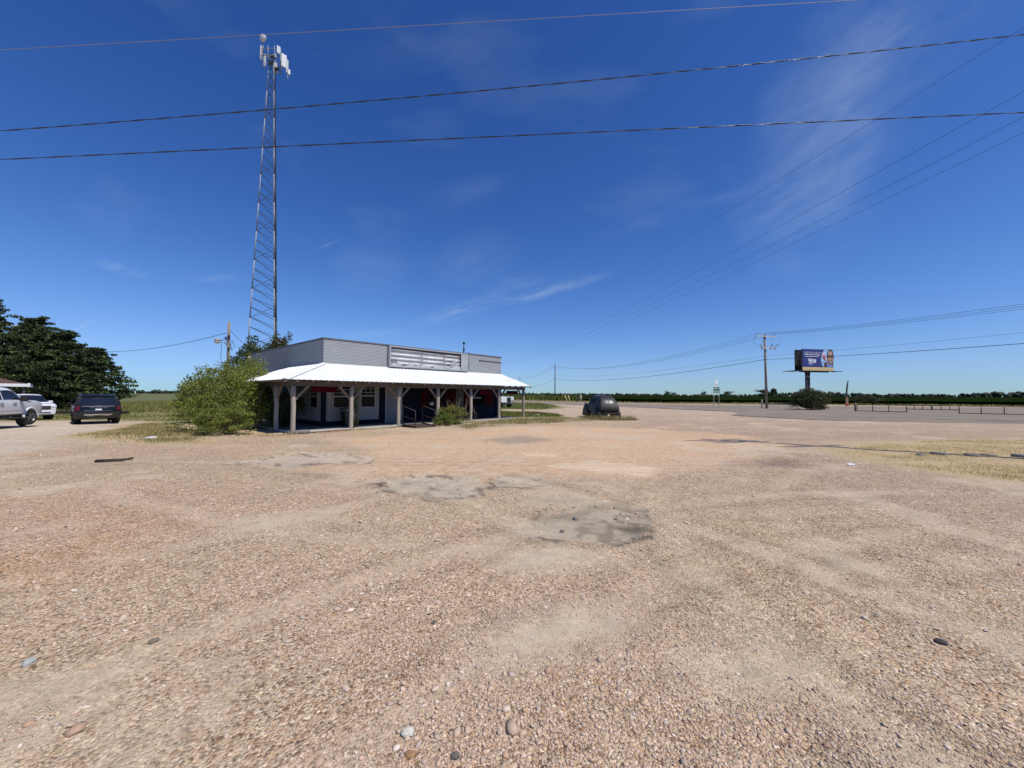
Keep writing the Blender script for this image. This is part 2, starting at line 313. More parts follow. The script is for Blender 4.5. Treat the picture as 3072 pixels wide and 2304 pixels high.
    for cx, cy, R_, a_ in ((-9., -2., 11.5, .5), (-9., -2., 13.2, .5), (7., -6., 11., .5), (7., -6., 12.7, .45), (3., 22., 16.5, .45), (3., 22., 18.2, .4), (-14., 14., 12.5, .4), (-14., 14., 14.2, .4), (10., 3., 6.6, .4), (10., 3., 8.3, .35)):
        d_ = np.hypot(x - cx, y - cy) - R_ + .5 * (fbm(x, y, .5, 3, int(R_ * 10)) - .5); tr = np.exp(-(d_ / .17) ** 2) * sstep(.35, .6, fbm(x, y, .35, 3, int(R_ * 7))) * sstep(18, 10, np.hypot(x, y)); ed = np.exp(-((np.abs(d_) - .32) / .1) ** 2) * sstep(.4, .6, fbm(x, y, 1.2, 3, int(R_ * 5))) * sstep(14, 7, np.hypot(x, y))
        c = blend(c, tr * a_ * .6, (.45, .375, .29)); peb = peb * (1 - .85 * tr * a_ * 1.3).clip(0, 1); c *= (1 - .16 * ed * a_ * 2)[:, None]; dz -= .012 * tr * a_
    ruts = (fbm(x * .25 + y * .1, y * 1.6, 1., 3, 99) - .5)
    c *= (1 + .22 * sstep(4, 14, y)[:, None] * ruts[:, None])
    dz += (fbm(x, y, .8, 4, 8) - .5) * .05 * sstep(45, 20, np.hypot(x, y)) + (fbm(x, y, 4., 3, 18) - .5) * .016 * sstep(16, 6, np.hypot(x, y))
    c = c * np.array([1.15, 1.10, 1.03]); return c, np.clip(peb, 0, 1), dz
gc = np.tile(np.array([.12, .125, .05]), (len(gx), 1)); gp = np.zeros(len(gx)); gdz = np.zeros(len(gx))
a_, b_, c_ = ground_fields(gx[near], gy[near]); gc[near] = a_; gp[near] = b_; gdz[near] = c_
V = np.stack([gx, gy, gz(gx, gy) + gdz], 1); na = len(az); nr_ = len(rr)
I = np.arange(nr_ * na).reshape(nr_, na); J = np.roll(I, -1, 1)
Fq = np.stack([I[:-1], I[1:], J[1:], J[:-1]], -1).reshape(-1, 4)
V = np.vstack([V, [[0, 0, float(gdz[:na].mean())]]]); gc = np.vstack([gc, gc[:1]])
# centre closed with thin quads (degenerate fan as quads of two steps)
ctr = len(V) - 1; fan = np.array([[ctr, I[0][(k) % na], I[0][(k + 1) % na], I[0][(k + 2) % na]] for k in range(0, na - 1, 2)])
me = np_mesh('ground', V, np.vstack([Fq[:, ::-1], fan[:, ::-1]]), 4, gc, True)
pa = me.attributes.new('peb', 'FLOAT', 'POINT'); pv = np.append(gp, 1.).astype(np.float32); pa.data.foreach_set('value', pv)
m, n, l, b = new_mat('gravel ground')
at_ = n.new('ShaderNodeAttribute'); at_.attribute_name = 'col'; pb = n.new('ShaderNodeAttribute'); pb.attribute_name = 'peb'
geo = n.new('ShaderNodeNewGeometry')
def vor(scale):
    v = n.new('ShaderNodeTexVoronoi'); v.inputs['Scale'].default_value = scale; l.new(geo.outputs['Position'], v.inputs['Vector']); return v
def gmath(op, a, b_=None, clamp=False):
    k = n.new('ShaderNodeMath'); k.operation = op; k.use_clamp = clamp
    for i, s_ in enumerate((a, b_)):
        if s_ is None: continue
        if hasattr(s_, 'links'): l.new(s_, k.inputs[i])
        else: k.inputs[i].default_value = s_
    return k.outputs[0]
v1 = vor(62.); v2 = vor(26.); v3 = vor(150.)
nz = n.new('ShaderNodeTexNoise'); nz.inputs['Scale'].default_value = 5.; nz.inputs['Detail'].default_value = 9; nz.inputs['Roughness'].default_value = .75; l.new(geo.outputs['Position'], nz.inputs['Vector'])
ramp = n.new('ShaderNodeValToRGB'); sepc = n.new('ShaderNodeSeparateColor'); l.new(v1.outputs['Color'], sepc.inputs[0]); l.new(sepc.outputs[0], ramp.inputs[0])
ramp.color_ramp.interpolation = 'CONSTANT'; els = ramp.color_ramp.elements
cols = [(0, (.34, .28, .24)), (.12, (1.30, 1.28, 1.26)), (.22, (.95, .92, .88)), (.45, (1.05, .98, .92)), (.62, (.88, .70, .58)), (.74, (1.12, 1.04, .92)), (.86, (.62, .55, .52)), (.94, (1.6, 1.6, 1.6))]
els[0].position = 0; els[0].color = (*cols[0][1], 1); els[1].position = cols[1][0]; els[1].color = (*cols[1][1], 1)
for p_, c_ in cols[2:]: e = els.new(p_); e.color = (*c_, 1)
ramp2 = n.new('ShaderNodeValToRGB'); sep2 = n.new('ShaderNodeSeparateColor'); l.new(v2.outputs['Color'], sep2.inputs[0]); l.new(sep2.outputs[1], ramp2.inputs[0]); ramp2.color_ramp.interpolation = 'CONSTANT'
e2 = ramp2.color_ramp.elements; e2[0].color = (.82, .74, .66, 1); e2[1].position = .15; e2[1].color = (1, 1, 1, 1); e = e2.new(.8); e.color = (1.14, 1.12, 1.08, 1); e = e2.new(.93); e.color = (.80, .66, .56, 1)
def mul(a, b_, f):
    k = n.new('ShaderNodeMix'); k.data_type = 'RGBA'; k.blend_type = 'MULTIPLY'; l.new(a, k.inputs[6]); l.new(b_, k.inputs[7])
    if hasattr(f, 'links'): l.new(f, k.inputs['Factor'])
    else: k.inputs['Factor'].default_value = f
    return k.outputs[2]
pf = gmath('MULTIPLY', pb.outputs['Fac'], .85); pf2 = gmath('MULTIPLY', pb.outputs['Fac'], .6)
c0 = mul(at_.outputs['Color'], ramp.outputs[0], pf); c0 = mul(c0, ramp2.outputs[0], pf2)
mr = n.new('ShaderNodeMapRange'); mr.inputs[1].default_value = .3; mr.inputs[2].default_value = .7; mr.inputs[3].default_value = .80; mr.inputs[4].default_value = 1.2; l.new(nz.outputs['Fac'], mr.inputs[0])
c0 = mul(c0, mr.outputs[0], 1.0); l.new(c0, b.inputs['Base Color']); b.inputs['Roughness'].default_value = .95; b.inputs['Specular IOR Level'].default_value = .15
hgt = gmath('ADD', gmath('MULTIPLY', v1.outputs['Distance'], gmath('MULTIPLY', pb.outputs['Fac'], -1.0)), gmath('MULTIPLY', v3.outputs['Distance'], -.35))
hgt = gmath('ADD', hgt, gmath('MULTIPLY', v2.outputs['Distance'], gmath('MULTIPLY', pb.outputs['Fac'], -.5)))
bp = n.new('ShaderNodeBump'); bp.inputs['Strength'].default_value = 1.0; bp.inputs['Distance'].default_value = .014; l.new(hgt, bp.inputs['Height']); l.new(bp.outputs[0], b.inputs['Normal'])
ground = link('ground', me, None, m); tag(ground, kind='structure')

# ---------------------------------------------------------------- loose gravel (uncountable)
def icos():
    t = (1 + 5 ** .5) / 2; v = np.array([(-1, t, 0), (1, t, 0), (-1, -t, 0), (1, -t, 0), (0, -1, t), (0, 1, t), (0, -1, -t), (0, 1, -t), (t, 0, -1), (t, 0, 1), (-t, 0, -1), (-t, 0, 1)], float)
    v /= np.linalg.norm(v[0]); f = np.array([(0, 11, 5), (0, 5, 1), (0, 1, 7), (0, 7, 10), (0, 10, 11), (1, 5, 9), (5, 11, 4), (11, 10, 2), (10, 7, 6), (7, 1, 8), (3, 9, 4), (3, 4, 2), (3, 2, 6), (3, 6, 8), (3, 8, 9), (4, 9, 5), (2, 4, 11), (6, 2, 10), (8, 6, 7), (9, 8, 1)]); return v, f
OCT = (np.array([(1, 0, 0), (0, 1, 0), (-1, 0, 0), (0, -1, 0), (0, 0, 1.)]), np.array([(0, 1, 4), (1, 2, 4), (2, 3, 4), (3, 0, 4)]))
STONEPAL = np.array([(.46, .36, .27), (.40, .31, .24), (.55, .46, .37), (.30, .16, .10), (.42, .25, .14), (.66, .60, .52), (.36, .33, .30), (.20, .17, .15), (.48, .34, .26), (.50, .40, .24)]); STONEW = np.array([.25, .19, .14, .07, .08, .06, .06, .03, .08, .04])
def stones(x, y, size, tmpl, jit=.28, flat=.55):
    tv, tf = tmpl; k = len(x); nv = len(tv)
    S = np.stack([size * RNG.uniform(.8, 1.35, k), size * RNG.uniform(.65, 1.05, k), size * RNG.uniform(.35, .8, k) * flat / .55], 1)
    Vv = tv[None] * (1 + RNG.uniform(-jit, jit, (k, nv, 1))) * S[:, None, :]
    a = RNG.uniform(0, 2 * np.pi, k); ca, sa = np.cos(a)[:, None], np.sin(a)[:, None]; tl = RNG.normal(0, .22, k)[:, None]
    X = Vv[..., 0]; Y = Vv[..., 1]; Z = Vv[..., 2]; Z = Z + tl * X
    _, _, dzz = ground_fields(x, y)
    Vv = np.stack([X * ca - Y * sa + x[:, None], X * sa + Y * ca + y[:, None], Z + (gz(x, y) + dzz + size * .16)[:, None]], -1)
    Fv = tf[None] + (np.arange(k) * nv)[:, None, None]
    c = STONEPAL[RNG.choice(len(STONEPAL), k, p=STONEW)] * RNG.uniform(.75, 1.2, (k, 1)); lc, _, _ = ground_fields(x, y); c = c * np.array([1.12, 1.02, 1.02]) * .55 + lc * .42
    return Vv.reshape(-1, 3), Fv.reshape(-1, 3), np.repeat(c, nv, 0)
def sector(k, r0, r1, p=1.):
    a = np.radians(RNG.uniform(-60, 60, k)); r = (RNG.uniform(r0 ** (2 - p), r1 ** (2 - p), k)) ** (1 / (2 - p)); return r * np.sin(a), r * np.cos(a)
def keep(x, y, lo=.04):
    _, pbm, _ = ground_fields(x, y); return RNG.uniform(0, 1, len(x)) < np.maximum(pbm, lo) * (.12 + 1.1 * sstep(.36, .62, fbm(x, y, 1.1, 4, 123)))
parts = []
for cnt, r0, r1, s0, sg, tm in ((46000, 1.1, 3.2, .0052, .42, icos()), (500, 1.2, 4., .011, .3, icos()), (52000, 3.0, 8., .0085, .36, OCT), (1200, 3., 9., .017, .3, OCT), (34000, 7.5, 20., .013, .35, OCT)):
    x, y = sector(cnt, r0, r1, .6); k = keep(x, y); x, y = x[k], y[k]; parts.append(stones(x, y, s0 * np.exp(RNG.normal(0, sg, len(x))), tm))
for q, cnt in zip(COARSE, (900, 260, 600)):
    xy = in_poly(cnt, q); d = sdist(xy[:, 0], xy[:, 1], q); kk = RNG.uniform(0, 1, cnt) < sstep(0, .3, d + .1); xy = xy[kk]; parts.append(stones(xy[:, 0], xy[:, 1], .0095 * np.exp(RNG.normal(0, .38, len(xy))), icos()))
for q, cnt in zip(PATCH[:3], (260, 120, 130)):   # broken rim of the old asphalt
    P_ = np.array(q + q[:1]); sl = np.hypot(*np.diff(P_, axis=0).T); cs = np.cumsum(sl) / sl.sum(); u_ = RNG.uniform(0, 1, cnt); k_ = np.searchsorted(cs, u_); t_ = RNG.uniform(0, 1, cnt)[:, None]; xy = P_[k_] * (1 - t_) + P_[k_ + 1] * t_ + RNG.normal(0, .12, (cnt, 2)); kk = fbm(xy[:, 0], xy[:, 1], 1.3, 3, 7) > .52; xy = xy[kk]
    v_, f_, c_ = stones(xy[:, 0], xy[:, 1], .009 * np.exp(RNG.normal(0, .5, len(xy))), icos(), .35, .5); parts.append((v_, f_, c_ * .6))
off = 0; VV = []; FF = []; CC = []
for v_, f_, c_ in parts: VV.append(v_); FF.append(f_ + off); CC.append(c_); off += len(v_)
m_stone = attr_mat('loose stones', .85, spec=.25)
gravel = link('loose_gravel', np_mesh('loose_gravel', np.vstack(VV), np.vstack(FF), 3, np.vstack(CC)), None, m_stone); tag(gravel, 'loose tan, red and white gravel scattered over the lot', 'gravel', kind='stuff')
# single stones that stand out
def big_stone(x, y, s, col, label, flat=.6, sharp=.25):
    tv, tf = icos(); mb = MB(); rs = np.random.default_rng(int(abs(x * 1000 + y * 77)))
    vs = [Vector(v) for v in tv]; fs = [tuple(f) for f in tf]
    def mid(a, b, cache={}):
        vs.append((vs[a] + vs[b]).normalized()); return len(vs) - 1
    nf = []
    cache = {}
    for a, b_, c_ in fs:
        ms = []
        for p_, q_ in ((a, b_), (b_, c_), (c_, a)):
            kk = (min(p_, q_), max(p_, q_))
            if kk not in cache: cache[kk] = mid(p_, q_)
            ms.append(cache[kk])
        nf += [(a, ms[0], ms[2]), (b_, ms[1], ms[0]), (c_, ms[2], ms[1]), tuple(ms)]
    mb.add([(v.x * s * 1.2 * (1 + rs.uniform(-sharp, sharp) * .6), v.y * s * .9 * (1 + rs.uniform(-sharp, sharp) * .6), v.z * s * flat * (1 + rs.uniform(-sharp, sharp) * .5)) for v in vs], nf)
    o = mb.build('stone', P('stone %.2f' % x, col, .85, var=.25, vscale=40, bump=.4, bscale=90)); o.location = (x, y, float(ground_fields(np.array([x]), np.array([y]))[2][0]) + s * flat * .45); o.rotation_euler = (0, 0, rs.uniform(0, 6)); return tag(o, label, 'stone')
big_stone(-.455, 1.81, .024, (.30, .17, .08), 'orange-brown stone near the bottom edge of the lot, left of centre')
big_stone(-.25, 1.80, .020, (.11, .10, .085), 'dark grey stone near the bottom edge, right of the orange-brown one')
big_stone(-.555, 2.84, .02, (.10, .09, .075), 'dark flat stone lying alone on sandy gravel left of centre')
big_stone(2.64, 2.94, .02, (.5, .44, .35), 'pale round stone lying alone on the right of the lot')
big_stone(2.89, 2.65, .03, (.06, .05, .045), 'black stone on the gravel at the right, nearest the pale round one')
big_stone(-2.95, 2.42, .032, (.34, .35, .33), 'pale grey stone at the left edge of the lot')
big_stone(-2.37, 2.62, .026, (.16, .13, .09), 'dark brown stone among gravel, lower left of the lot')
big_stone(-.5, 1.93, .03, (.5, .47, .40), 'whitish broken stone in the coarse gravel at the bottom')
big_stone(.86, 5.25, .04, (.15, .15, .13), 'dark lump on the oil-stained asphalt patch')
big_stone(.62, 4.78, .03, (.14, .10, .10), 'small dark red lump at the edge of the oil-stained patch')
# ---------------------------------------------------------------- asphalt road, field
def poly_sheet(name, pts, z, mat, thick=0.):
    me = bpy.data.meshes.new(name); n_ = len(pts); vs = [(x, y, z) for x, y in pts]; fs = [tuple(range(n_))]
    if thick: vs += [(x, y, z - thick) for x, y in pts]; fs += [(i, n_ + i, n_ + (i + 1) % n_, (i + 1) % n_) for i in range(n_)]
    me.from_pydata(vs, [], fs); me.update(); return link(name, me, None, mat)
def rough_edge(pts, step, amp, seed):
    r = random.Random(seed); out_ = []
    for i, a in enumerate(pts):
        b_ = pts[(i + 1) % len(pts)]; d = math.dist(a, b_); k = max(1, min(60, int(d / step)))
        for j in range(k):
            t = j / k; out_.append((a[0] + (b_[0] - a[0]) * t + r.uniform(-amp, amp), a[1] + (b_[1] - a[1]) * t + r.uniform(-amp, amp)))
    return out_
m_asph = P('worn asphalt', (.22, .190, .158), .95, var=.18, vscale=.35, bump=.25, bscale=40, dirt=(.29, .24, .19, .6), dscale=.12, spec=0.)
ROAD = [(-420, 560), (-60, 163), (0.3, 80.3), (6.3, 70.), (11.5, 62.), (17.2, 52.), (19.6, 46.), (21.6, 42.2), (22.3, 38.2), (20.2, 35.2), (18., 32.), (21.1, 26.3), (26., 24.6), (32., 23.8), (62., 5.), (170, -60), (200, -20), (120, 34), (76., 57.6), (49, 66.2), (31.4, 68.), (16.2, 81.), (8.4, 94), (-52, 178), (-410, 585)]
road = poly_sheet('road', rough_edge(ROAD, 1.2, .13, 3), .016, m_asph, .03); tag(road, kind='structure')
m_tar = P('tar', (.035, .03, .03), .8, var=.3, vscale=2)
def seam(pts, w, r_):
    rd = random.Random(r_); L_ = []; R_ = []
    for i, (a, b_) in enumerate(zip(pts[:-1], pts[1:])):
        k = max(2, int(math.dist(a, b_) / .6)); d = Vector((b_[0] - a[0], b_[1] - a[1])).normalized(); nn = Vector((-d.y, d.x))
        for j in range(k):
            t = j / k; p = Vector((a[0] + (b_[0] - a[0]) * t, a[1] + (b_[1] - a[1]) * t)); ww = w * rd.uniform(.35, 1.3); o_ = rd.uniform(-.06, .06); L_.append(p + nn * (ww / 2 + o_)); R_.append(p - nn * (ww / 2 - o_))
    me = bpy.data.meshes.new('tar_seam'); n_ = len(L_); me.from_pydata([(p.x, p.y, 0) for p in L_ + R_], [], [(i, n_ + i, n_ + i + 1, i + 1) for i in range(n_ - 1)]); o = link('tar_seam', me, road, m_tar); o.location = (0, 0, .021); return o
seam([(18.2, 32.0), (19.2, 29.8), (21.2, 26.6), (23.3, 25.9)], .34, 1); seam([(12.8, 60.2), (19., 47.6), (20.9, 43.4), (22.1, 40.)], .5, 2)
seam([(24.4, 36.5), (27, 31.4), (30, 28), (34, 25.4), (44, 20)], .16, 3); seam([(6.7, 69.8), (9, 66.3), (12.2, 61.4)], .35, 4); seam([(30, 27.6), (36, 23.9)], .2, 5)
VERGE = [(-420, 590), (-50, 183), (9, 96), (17, 83.), (32, 70.5), (49, 69.), (76, 60.5), (125, 36), (210, -18), (222, -10), (132, 44), (84, 67.), (52, 78.), (34, 80.5), (20, 90.), (12, 102), (-44, 192), (-410, 610)]
verge = poly_sheet('verge', rough_edge(VERGE, 2., .3, 8), .008, P('verge dirt', (.37, .30, .20), .95, var=.25, vscale=.5, bump=.3, bscale=6)); tag(verge, kind='structure')
# soybean field: a canopy sheet with a worked edge
def field_mesh(x0, x1, edge, depth, h, seed, nx, ny, lo, hi):
    xs = np.linspace(x0, x1, nx); t = np.linspace(0, 1, ny) ** 3
    E_ = edge(xs); X, T = np.meshgrid(xs, t, indexing='xy'); Y = E_[None, :] + T * depth; X = X + T * depth * (X - 20) / 110.
    Z = h * (.86 + .28 * fbm(X, Y, .9, 4, seed)) ; Z[0] = -.05; Z[1] = h * (.45 + .4 * fbm(X[1], Y[1], 1.5, 3, seed + 1)); Y[1] = Y[0] + .25 + .3 * fbm(X[1], Y[1], 1., 3, seed + 2); Y[2] = Y[0] + .9
    Vv = np.stack([X, Y, Z], -1).reshape(-1, 3); I_ = np.arange(nx * ny).reshape(ny, nx)
    Fv = np.stack([I_[:-1, :-1], I_[:-1, 1:], I_[1:, 1:], I_[1:, :-1]], -1).reshape(-1, 4)
    nn = fbm(Vv[:, 0] * .08, Vv[:, 1] * .6, 1., 4, seed + 5); cc = np.array(lo)[None] * (1 - nn[:, None]) + np.array(hi)[None] * nn[:, None]
    return np_mesh('soybean_field', Vv, Fv, 4, cc, True)
m, n, l, b = new_mat('soybean canopy'); a = n.new('ShaderNodeAttribute'); a.attribute_name = 'col'; nz = n.new('ShaderNodeTexNoise'); nz.inputs['Scale'].default_value = 2.5; nz.inputs['Detail'].default_value = 8; g_ = n.new('ShaderNodeNewGeometry'); l.new(g_.outputs['Position'], nz.inputs['Vector'])
mr = n.new('ShaderNodeMapRange'); mr.inputs[1].default_value = .3; mr.inputs[2].default_value = .7; mr.inputs[3].default_value = .45; mr.inputs[4].default_value = 1.5; l.new(nz.outputs['Fac'], mr.inputs[0])
mx = n.new('ShaderNodeMix'); mx.data_type = 'RGBA'; mx.blend_type = 'MULTIPLY'; mx.inputs['Factor'].default_value = 1; l.new(a.outputs['Color'], mx.inputs[6]); l.new(mr.outputs[0], mx.inputs[7]); l.new(mx.outputs[2], b.inputs['Base Color']); b.inputs['Roughness'].default_value = .9; b.inputs['Specular IOR Level'].default_value = .0
bp = n.new('ShaderNodeBump'); bp.inputs['Strength'].default_value = 1.; bp.inputs['Distance'].default_value = .5; l.new(nz.outputs['Fac'], bp.inputs['Height']); l.new(bp.outputs[0], b.inputs['Normal']); m_soy = m
fx = [-60, 12, 20, 34, 52, 84, 132, 222]; fy = [205, 103, 91.5, 82, 79.5, 68.5, 46, -8]
fld = link('soybean_field', field_mesh(-60, 222, lambda x: np.interp(x, fx, fy), 900, .75, 3, 260, 60, (.007, .014, .004), (.014, .026, .006)), None, m_soy); tag(fld, 'dark green soybean field stretching to the tree line beyond the road', 'crop', kind='stuff')

# ---------------------------------------------------------------- foliage helpers
def leaves(C, S, size, nrm_up=.3, palette=None, aspect=.55, droop=0.):
    """rhombic leaves at C (n,3), sized size (n,); returns verts, quads, cols"""
    k = len(C); d = RNG.normal(size=(k, 3)); d[:, 2] -= droop; d /= np.linalg.norm(d, axis=1)[:, None]
    a = RNG.normal(size=(k, 3)); a[:, 2] *= (1 - nrm_up); s_ = np.cross(d, a); s_ /= (np.linalg.norm(s_, axis=1)[:, None] + 1e-9); nn = np.cross(d, s_)
    L_ = size[:, None]; W_ = L_ * aspect
    v0 = C - d * L_ * .5; v2 = C + d * L_ * .5; v1 = C + s_ * W_ * .5 + nn * L_ * .08; v3 = C - s_ * W_ * .5 + nn * L_ * .08
    Vv = np.stack([v0, v1, v2, v3], 1).reshape(-1, 3); Fv = np.arange(k * 4).reshape(k, 4)
    return Vv, Fv, np.repeat(S, 4, 0)
def ellclumps(centers, radii, per, rng=RNG, shell=.55):
    k = len(centers); d = rng.normal(size=(k, per, 3)); d /= np.linalg.norm(d, axis=2)[..., None]; r = rng.uniform(shell ** 3, 1, (k, per, 1)) ** (1 / 3)
    return (centers[:, None, :] + d * r * radii[:, None, :]).reshape(-1, 3)
def pal(k, cols, w=None, v=.25): c = np.array(cols)[RNG.choice(len(cols), k, p=w)]; return c * RNG.uniform(1 - v, 1 + v, (k, 1))
m_leaf = attr_mat('leaves', .6, trans=.28, spec=.35); m_needle = attr_mat('needles', .75, trans=.08, spec=.2); m_blade = attr_mat('grass blades', .8, trans=.25, spec=.15)
m_bark = P('bark', (.11, .085, .06), .95, var=.35, vscale=8, bump=.8, bscale=25, stretch=(1, 1, .25)); m_bark2 = P('twig bark', (.22, .17, .11), .9, var=.3, vscale=8)
def shrub(name, base, dims, nclump, per, lsize, cols, label, cat='shrub', group=None, stems=6, low=.12, crad=.26, droop=0., shell=.35, egg=0., spray=0):
    x, y = base; z0 = float(gz(x, y)); root = empty(name, (x, y, z0), 0, label, cat, group); rx, ry, h_ = dims
    d = RNG.normal(size=(nclump, 3)); d /= np.linalg.norm(d, axis=1)[:, None]; r = RNG.uniform(.25, 1, (nclump, 1)) ** .45; Cc = d * r
    Cc[:, 2] = Cc[:, 2] * .5 + .5; wz = 1 - egg * np.abs(Cc[:, 2] - .35); lump = .78 + .5 * RNG.uniform(0, 1, nclump) ** 2
    Cc = np.stack([Cc[:, 0] * rx * wz * lump, Cc[:, 1] * ry * wz * lump, low * h_ + Cc[:, 2] * h_ * (1 - low) * (.88 + .2 * RNG.uniform(0, 1, nclump))], 1)
    cr = RNG.uniform(.6, 1.3, (nclump, 1)) * crad * np.array([[rx, ry, h_ * .32]]) * 1.0
    Lc = ellclumps(Cc, cr, per, shell=shell); sh = np.repeat(RNG.uniform(.75, 1.25, nclump), per)[:, None]
    if spray:
        k = spray; dd = RNG.normal(size=(k, 3)); dd /= np.linalg.norm(dd, axis=1)[:, None]; dd[:, 2] = np.abs(dd[:, 2]); st = np.stack([dd[:, 0] * rx * .9, dd[:, 1] * ry * .9, low * h_ + dd[:, 2] * h_ * .9], 1); tt = RNG.uniform(0, .28, (k, 14, 1)); Lc = np.vstack([Lc, (st[:, None] + tt * dd[:, None] * np.array([rx, ry, h_ * .8]) + RNG.normal(0, .025, (k, 14, 3))).reshape(-1, 3)]); sh = np.vstack([sh, np.ones((k * 14, 1)) * 1.1])
    Lc[:, 2] = np.maximum(Lc[:, 2], .03); k = len(Lc)
    v_, f_, c_ = leaves(Lc, pal(k, cols) * sh, lsize * RNG.uniform(.6, 1.35, k), palette=None, droop=droop)
    cr_o = link('foliage', np_mesh('foliage', v_, f_, 4, c_), root, m_leaf)
    for i in range(stems):
        e = Cc[RNG.integers(nclump)]; s0 = Vector((RNG.uniform(-.25, .25) * rx, RNG.uniform(-.25, .25) * ry, -.05)); e = Vector(e); mdp = s0.lerp(e, .5) + Vector((RNG.uniform(-.1, .1) * rx, RNG.uniform(-.1, .1) * ry, .08 * h_))
        mb = MB(); mb.tube([s0, mdp, e], .012 * h_ + .006, 5, r1=.004); mb.build('stem', m_bark2, root)
    return root
def blades(name, polys, counts, h0, h1, w, cols, label, lean=.5, cat='grass', clump=None, soft=.6):
    Vs = []; Cs = []
    for pl, cnt in zip(polys, counts):
        q = in_poly(cnt, pl)
        if clump:
            kc = max(3, cnt // clump[0]); cc_ = in_poly(kc, pl); q = cc_[RNG.integers(kc, size=cnt)] + RNG.normal(0, clump[1], (cnt, 2))
        dd = sdist(q[:, 0], q[:, 1], pl); kp = (RNG.uniform(0, 1, len(q)) < sstep(-soft * .5, soft, dd)) & (RNG.uniform(0, 1, len(q)) < .15 + sstep(.35, .6, fbm(q[:, 0], q[:, 1], .8, 3, 321))); q = q[kp]
        k = len(q); hh = RNG.uniform(h0, h1, k) * (.55 + .45 * sstep(0, soft, dd[kp])); a = RNG.uniform(0, 2 * np.pi, k); ln = RNG.uniform(.05, lean, k) * hh; z = gz(q[:, 0], q[:, 1]) - .01
        wx, wy = np.cos(a + 1.57) * w * .5, np.sin(a + 1.57) * w * .5
        b0 = np.stack([q[:, 0] - wx, q[:, 1] - wy, z], 1); b1 = np.stack([q[:, 0] + wx, q[:, 1] + wy, z], 1)
        mx_, my_ = q[:, 0] + np.cos(a) * ln * .35, q[:, 1] + np.sin(a) * ln * .35
        m0 = np.stack([mx_ - wx * .7, my_ - wy * .7, z + hh * .6], 1); m1 = np.stack([mx_ + wx * .7, my_ + wy * .7, z + hh * .6], 1); tp = np.stack([q[:, 0] + np.cos(a) * ln, q[:, 1] + np.sin(a) * ln, z + hh], 1)
        Vs.append(np.stack([b0, b1, m1, m0, tp, tp], 1)); sh = .7 + .6 * fbm(q[:, 0], q[:, 1], .5, 3, 55); Cs.append(pal(k, cols) * sh[:, None])
    V6 = np.vstack(Vs); C1 = np.vstack(Cs); k = len(V6); V5 = V6[:, :5].reshape(-1, 3); I5 = np.arange(k)[:, None] * 5
    Fv = np.vstack([I5 + np.array([[0, 1, 2]]), I5 + np.array([[0, 2, 3]]), I5 + np.array([[3, 2, 4]])])
    o = link(name, np_mesh(name, V5, Fv, 3, np.repeat(C1, 5, 0)), None, m_blade); return tag(o, label, cat, kind='stuff')
# ---------------------------------------------------------------- abandoned store
TH = .845; PX, PY = -9.027, 16.017
SP = 2.467; OV = .49; DP = 2.011; ZE = 2.24; ZR = 3.144; ZT = 4.40; AR = 14.647; BR = 13.76; ZD = .12
store = empty('store_building', (PX, PY, 0), TH, 'low grey brick store with white metal porch roof and wooden posts', 'building')
m_brickF = P('painted brick', (.33, .35, .365), .75, var=.12, vscale=2.2, bump=.25, bscale=60, dirt=(.25, .26, .27, .5), dscale=1.2)
m_brickL = m_brickF
m_mortar = P('painted mortar', (.235, .245, .255), .85, var=.1, vscale=3)
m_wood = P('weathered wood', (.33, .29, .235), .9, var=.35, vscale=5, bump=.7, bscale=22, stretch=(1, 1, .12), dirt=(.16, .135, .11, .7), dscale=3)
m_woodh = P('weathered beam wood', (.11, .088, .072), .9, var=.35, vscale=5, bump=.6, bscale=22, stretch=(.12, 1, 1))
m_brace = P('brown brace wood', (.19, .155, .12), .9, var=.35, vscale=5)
m_woodv = P('rafter wood', (.30, .25, .19), .9, var=.3, vscale=5, stretch=(1, .2, 1))
m_roof = P('white painted metal roof', (.76, .78, .77), .42, metal=.0, var=.07, vscale=1.6, spec=.4, dirt=(.52, .50, .45, .4), dscale=1.4)
m_panel = P('white ribbed siding', (.29, .285, .275), .6, var=.1, vscale=1.5)
m_blue = P('dark blue paint', (.008, .012, .022), .85, spec=.15, var=.25, vscale=2, bump=.2, bscale=20)
m_blue2 = P('slate blue siding', (.013, .021, .034), .85, spec=.15, var=.2, vscale=2)
m_trim = P('off-white trim paint', (.36, .36, .34), .6, var=.15, vscale=4)
m_glass = P('dark window glass', (.004, .005, .006), .12, spec=.12)
m_red = P('red paint', (.055, .002, .006), .8, spec=.1, var=.2, vscale=3); m_redd = P('dark red paint', (.04, .003, .005), .8, spec=.1, var=.25, vscale=3)
m_door = P('white door paint', (.20, .21, .22), .55, var=.1, vscale=3); m_dark = P('dark metal', (.03, .03, .032), .5); m_black = P('black plastic', (.012, .012, .013), .45)
m_conc = P('porch slab concrete', (.17, .16, .15), .9, var=.25, vscale=2, bump=.3, bscale=30); m_sill = P('weathered sill board', (.50, .47, .42), .85, var=.3, vscale=4, bump=.4, bscale=20, stretch=(.15, 1, 1))
m_cop = P('coping metal', (.13, .13, .14), .5, var=.2)
m_flat = P('flat roof membrane', (.10, .10, .10), .9, var=.2)
# masonry cores
mb = MB(); mb.b2((DP + .006, DP + .006, 2.2), (AR - .006, BR, ZT - .06)); mb.build('masonry_core', m_mortar, store)
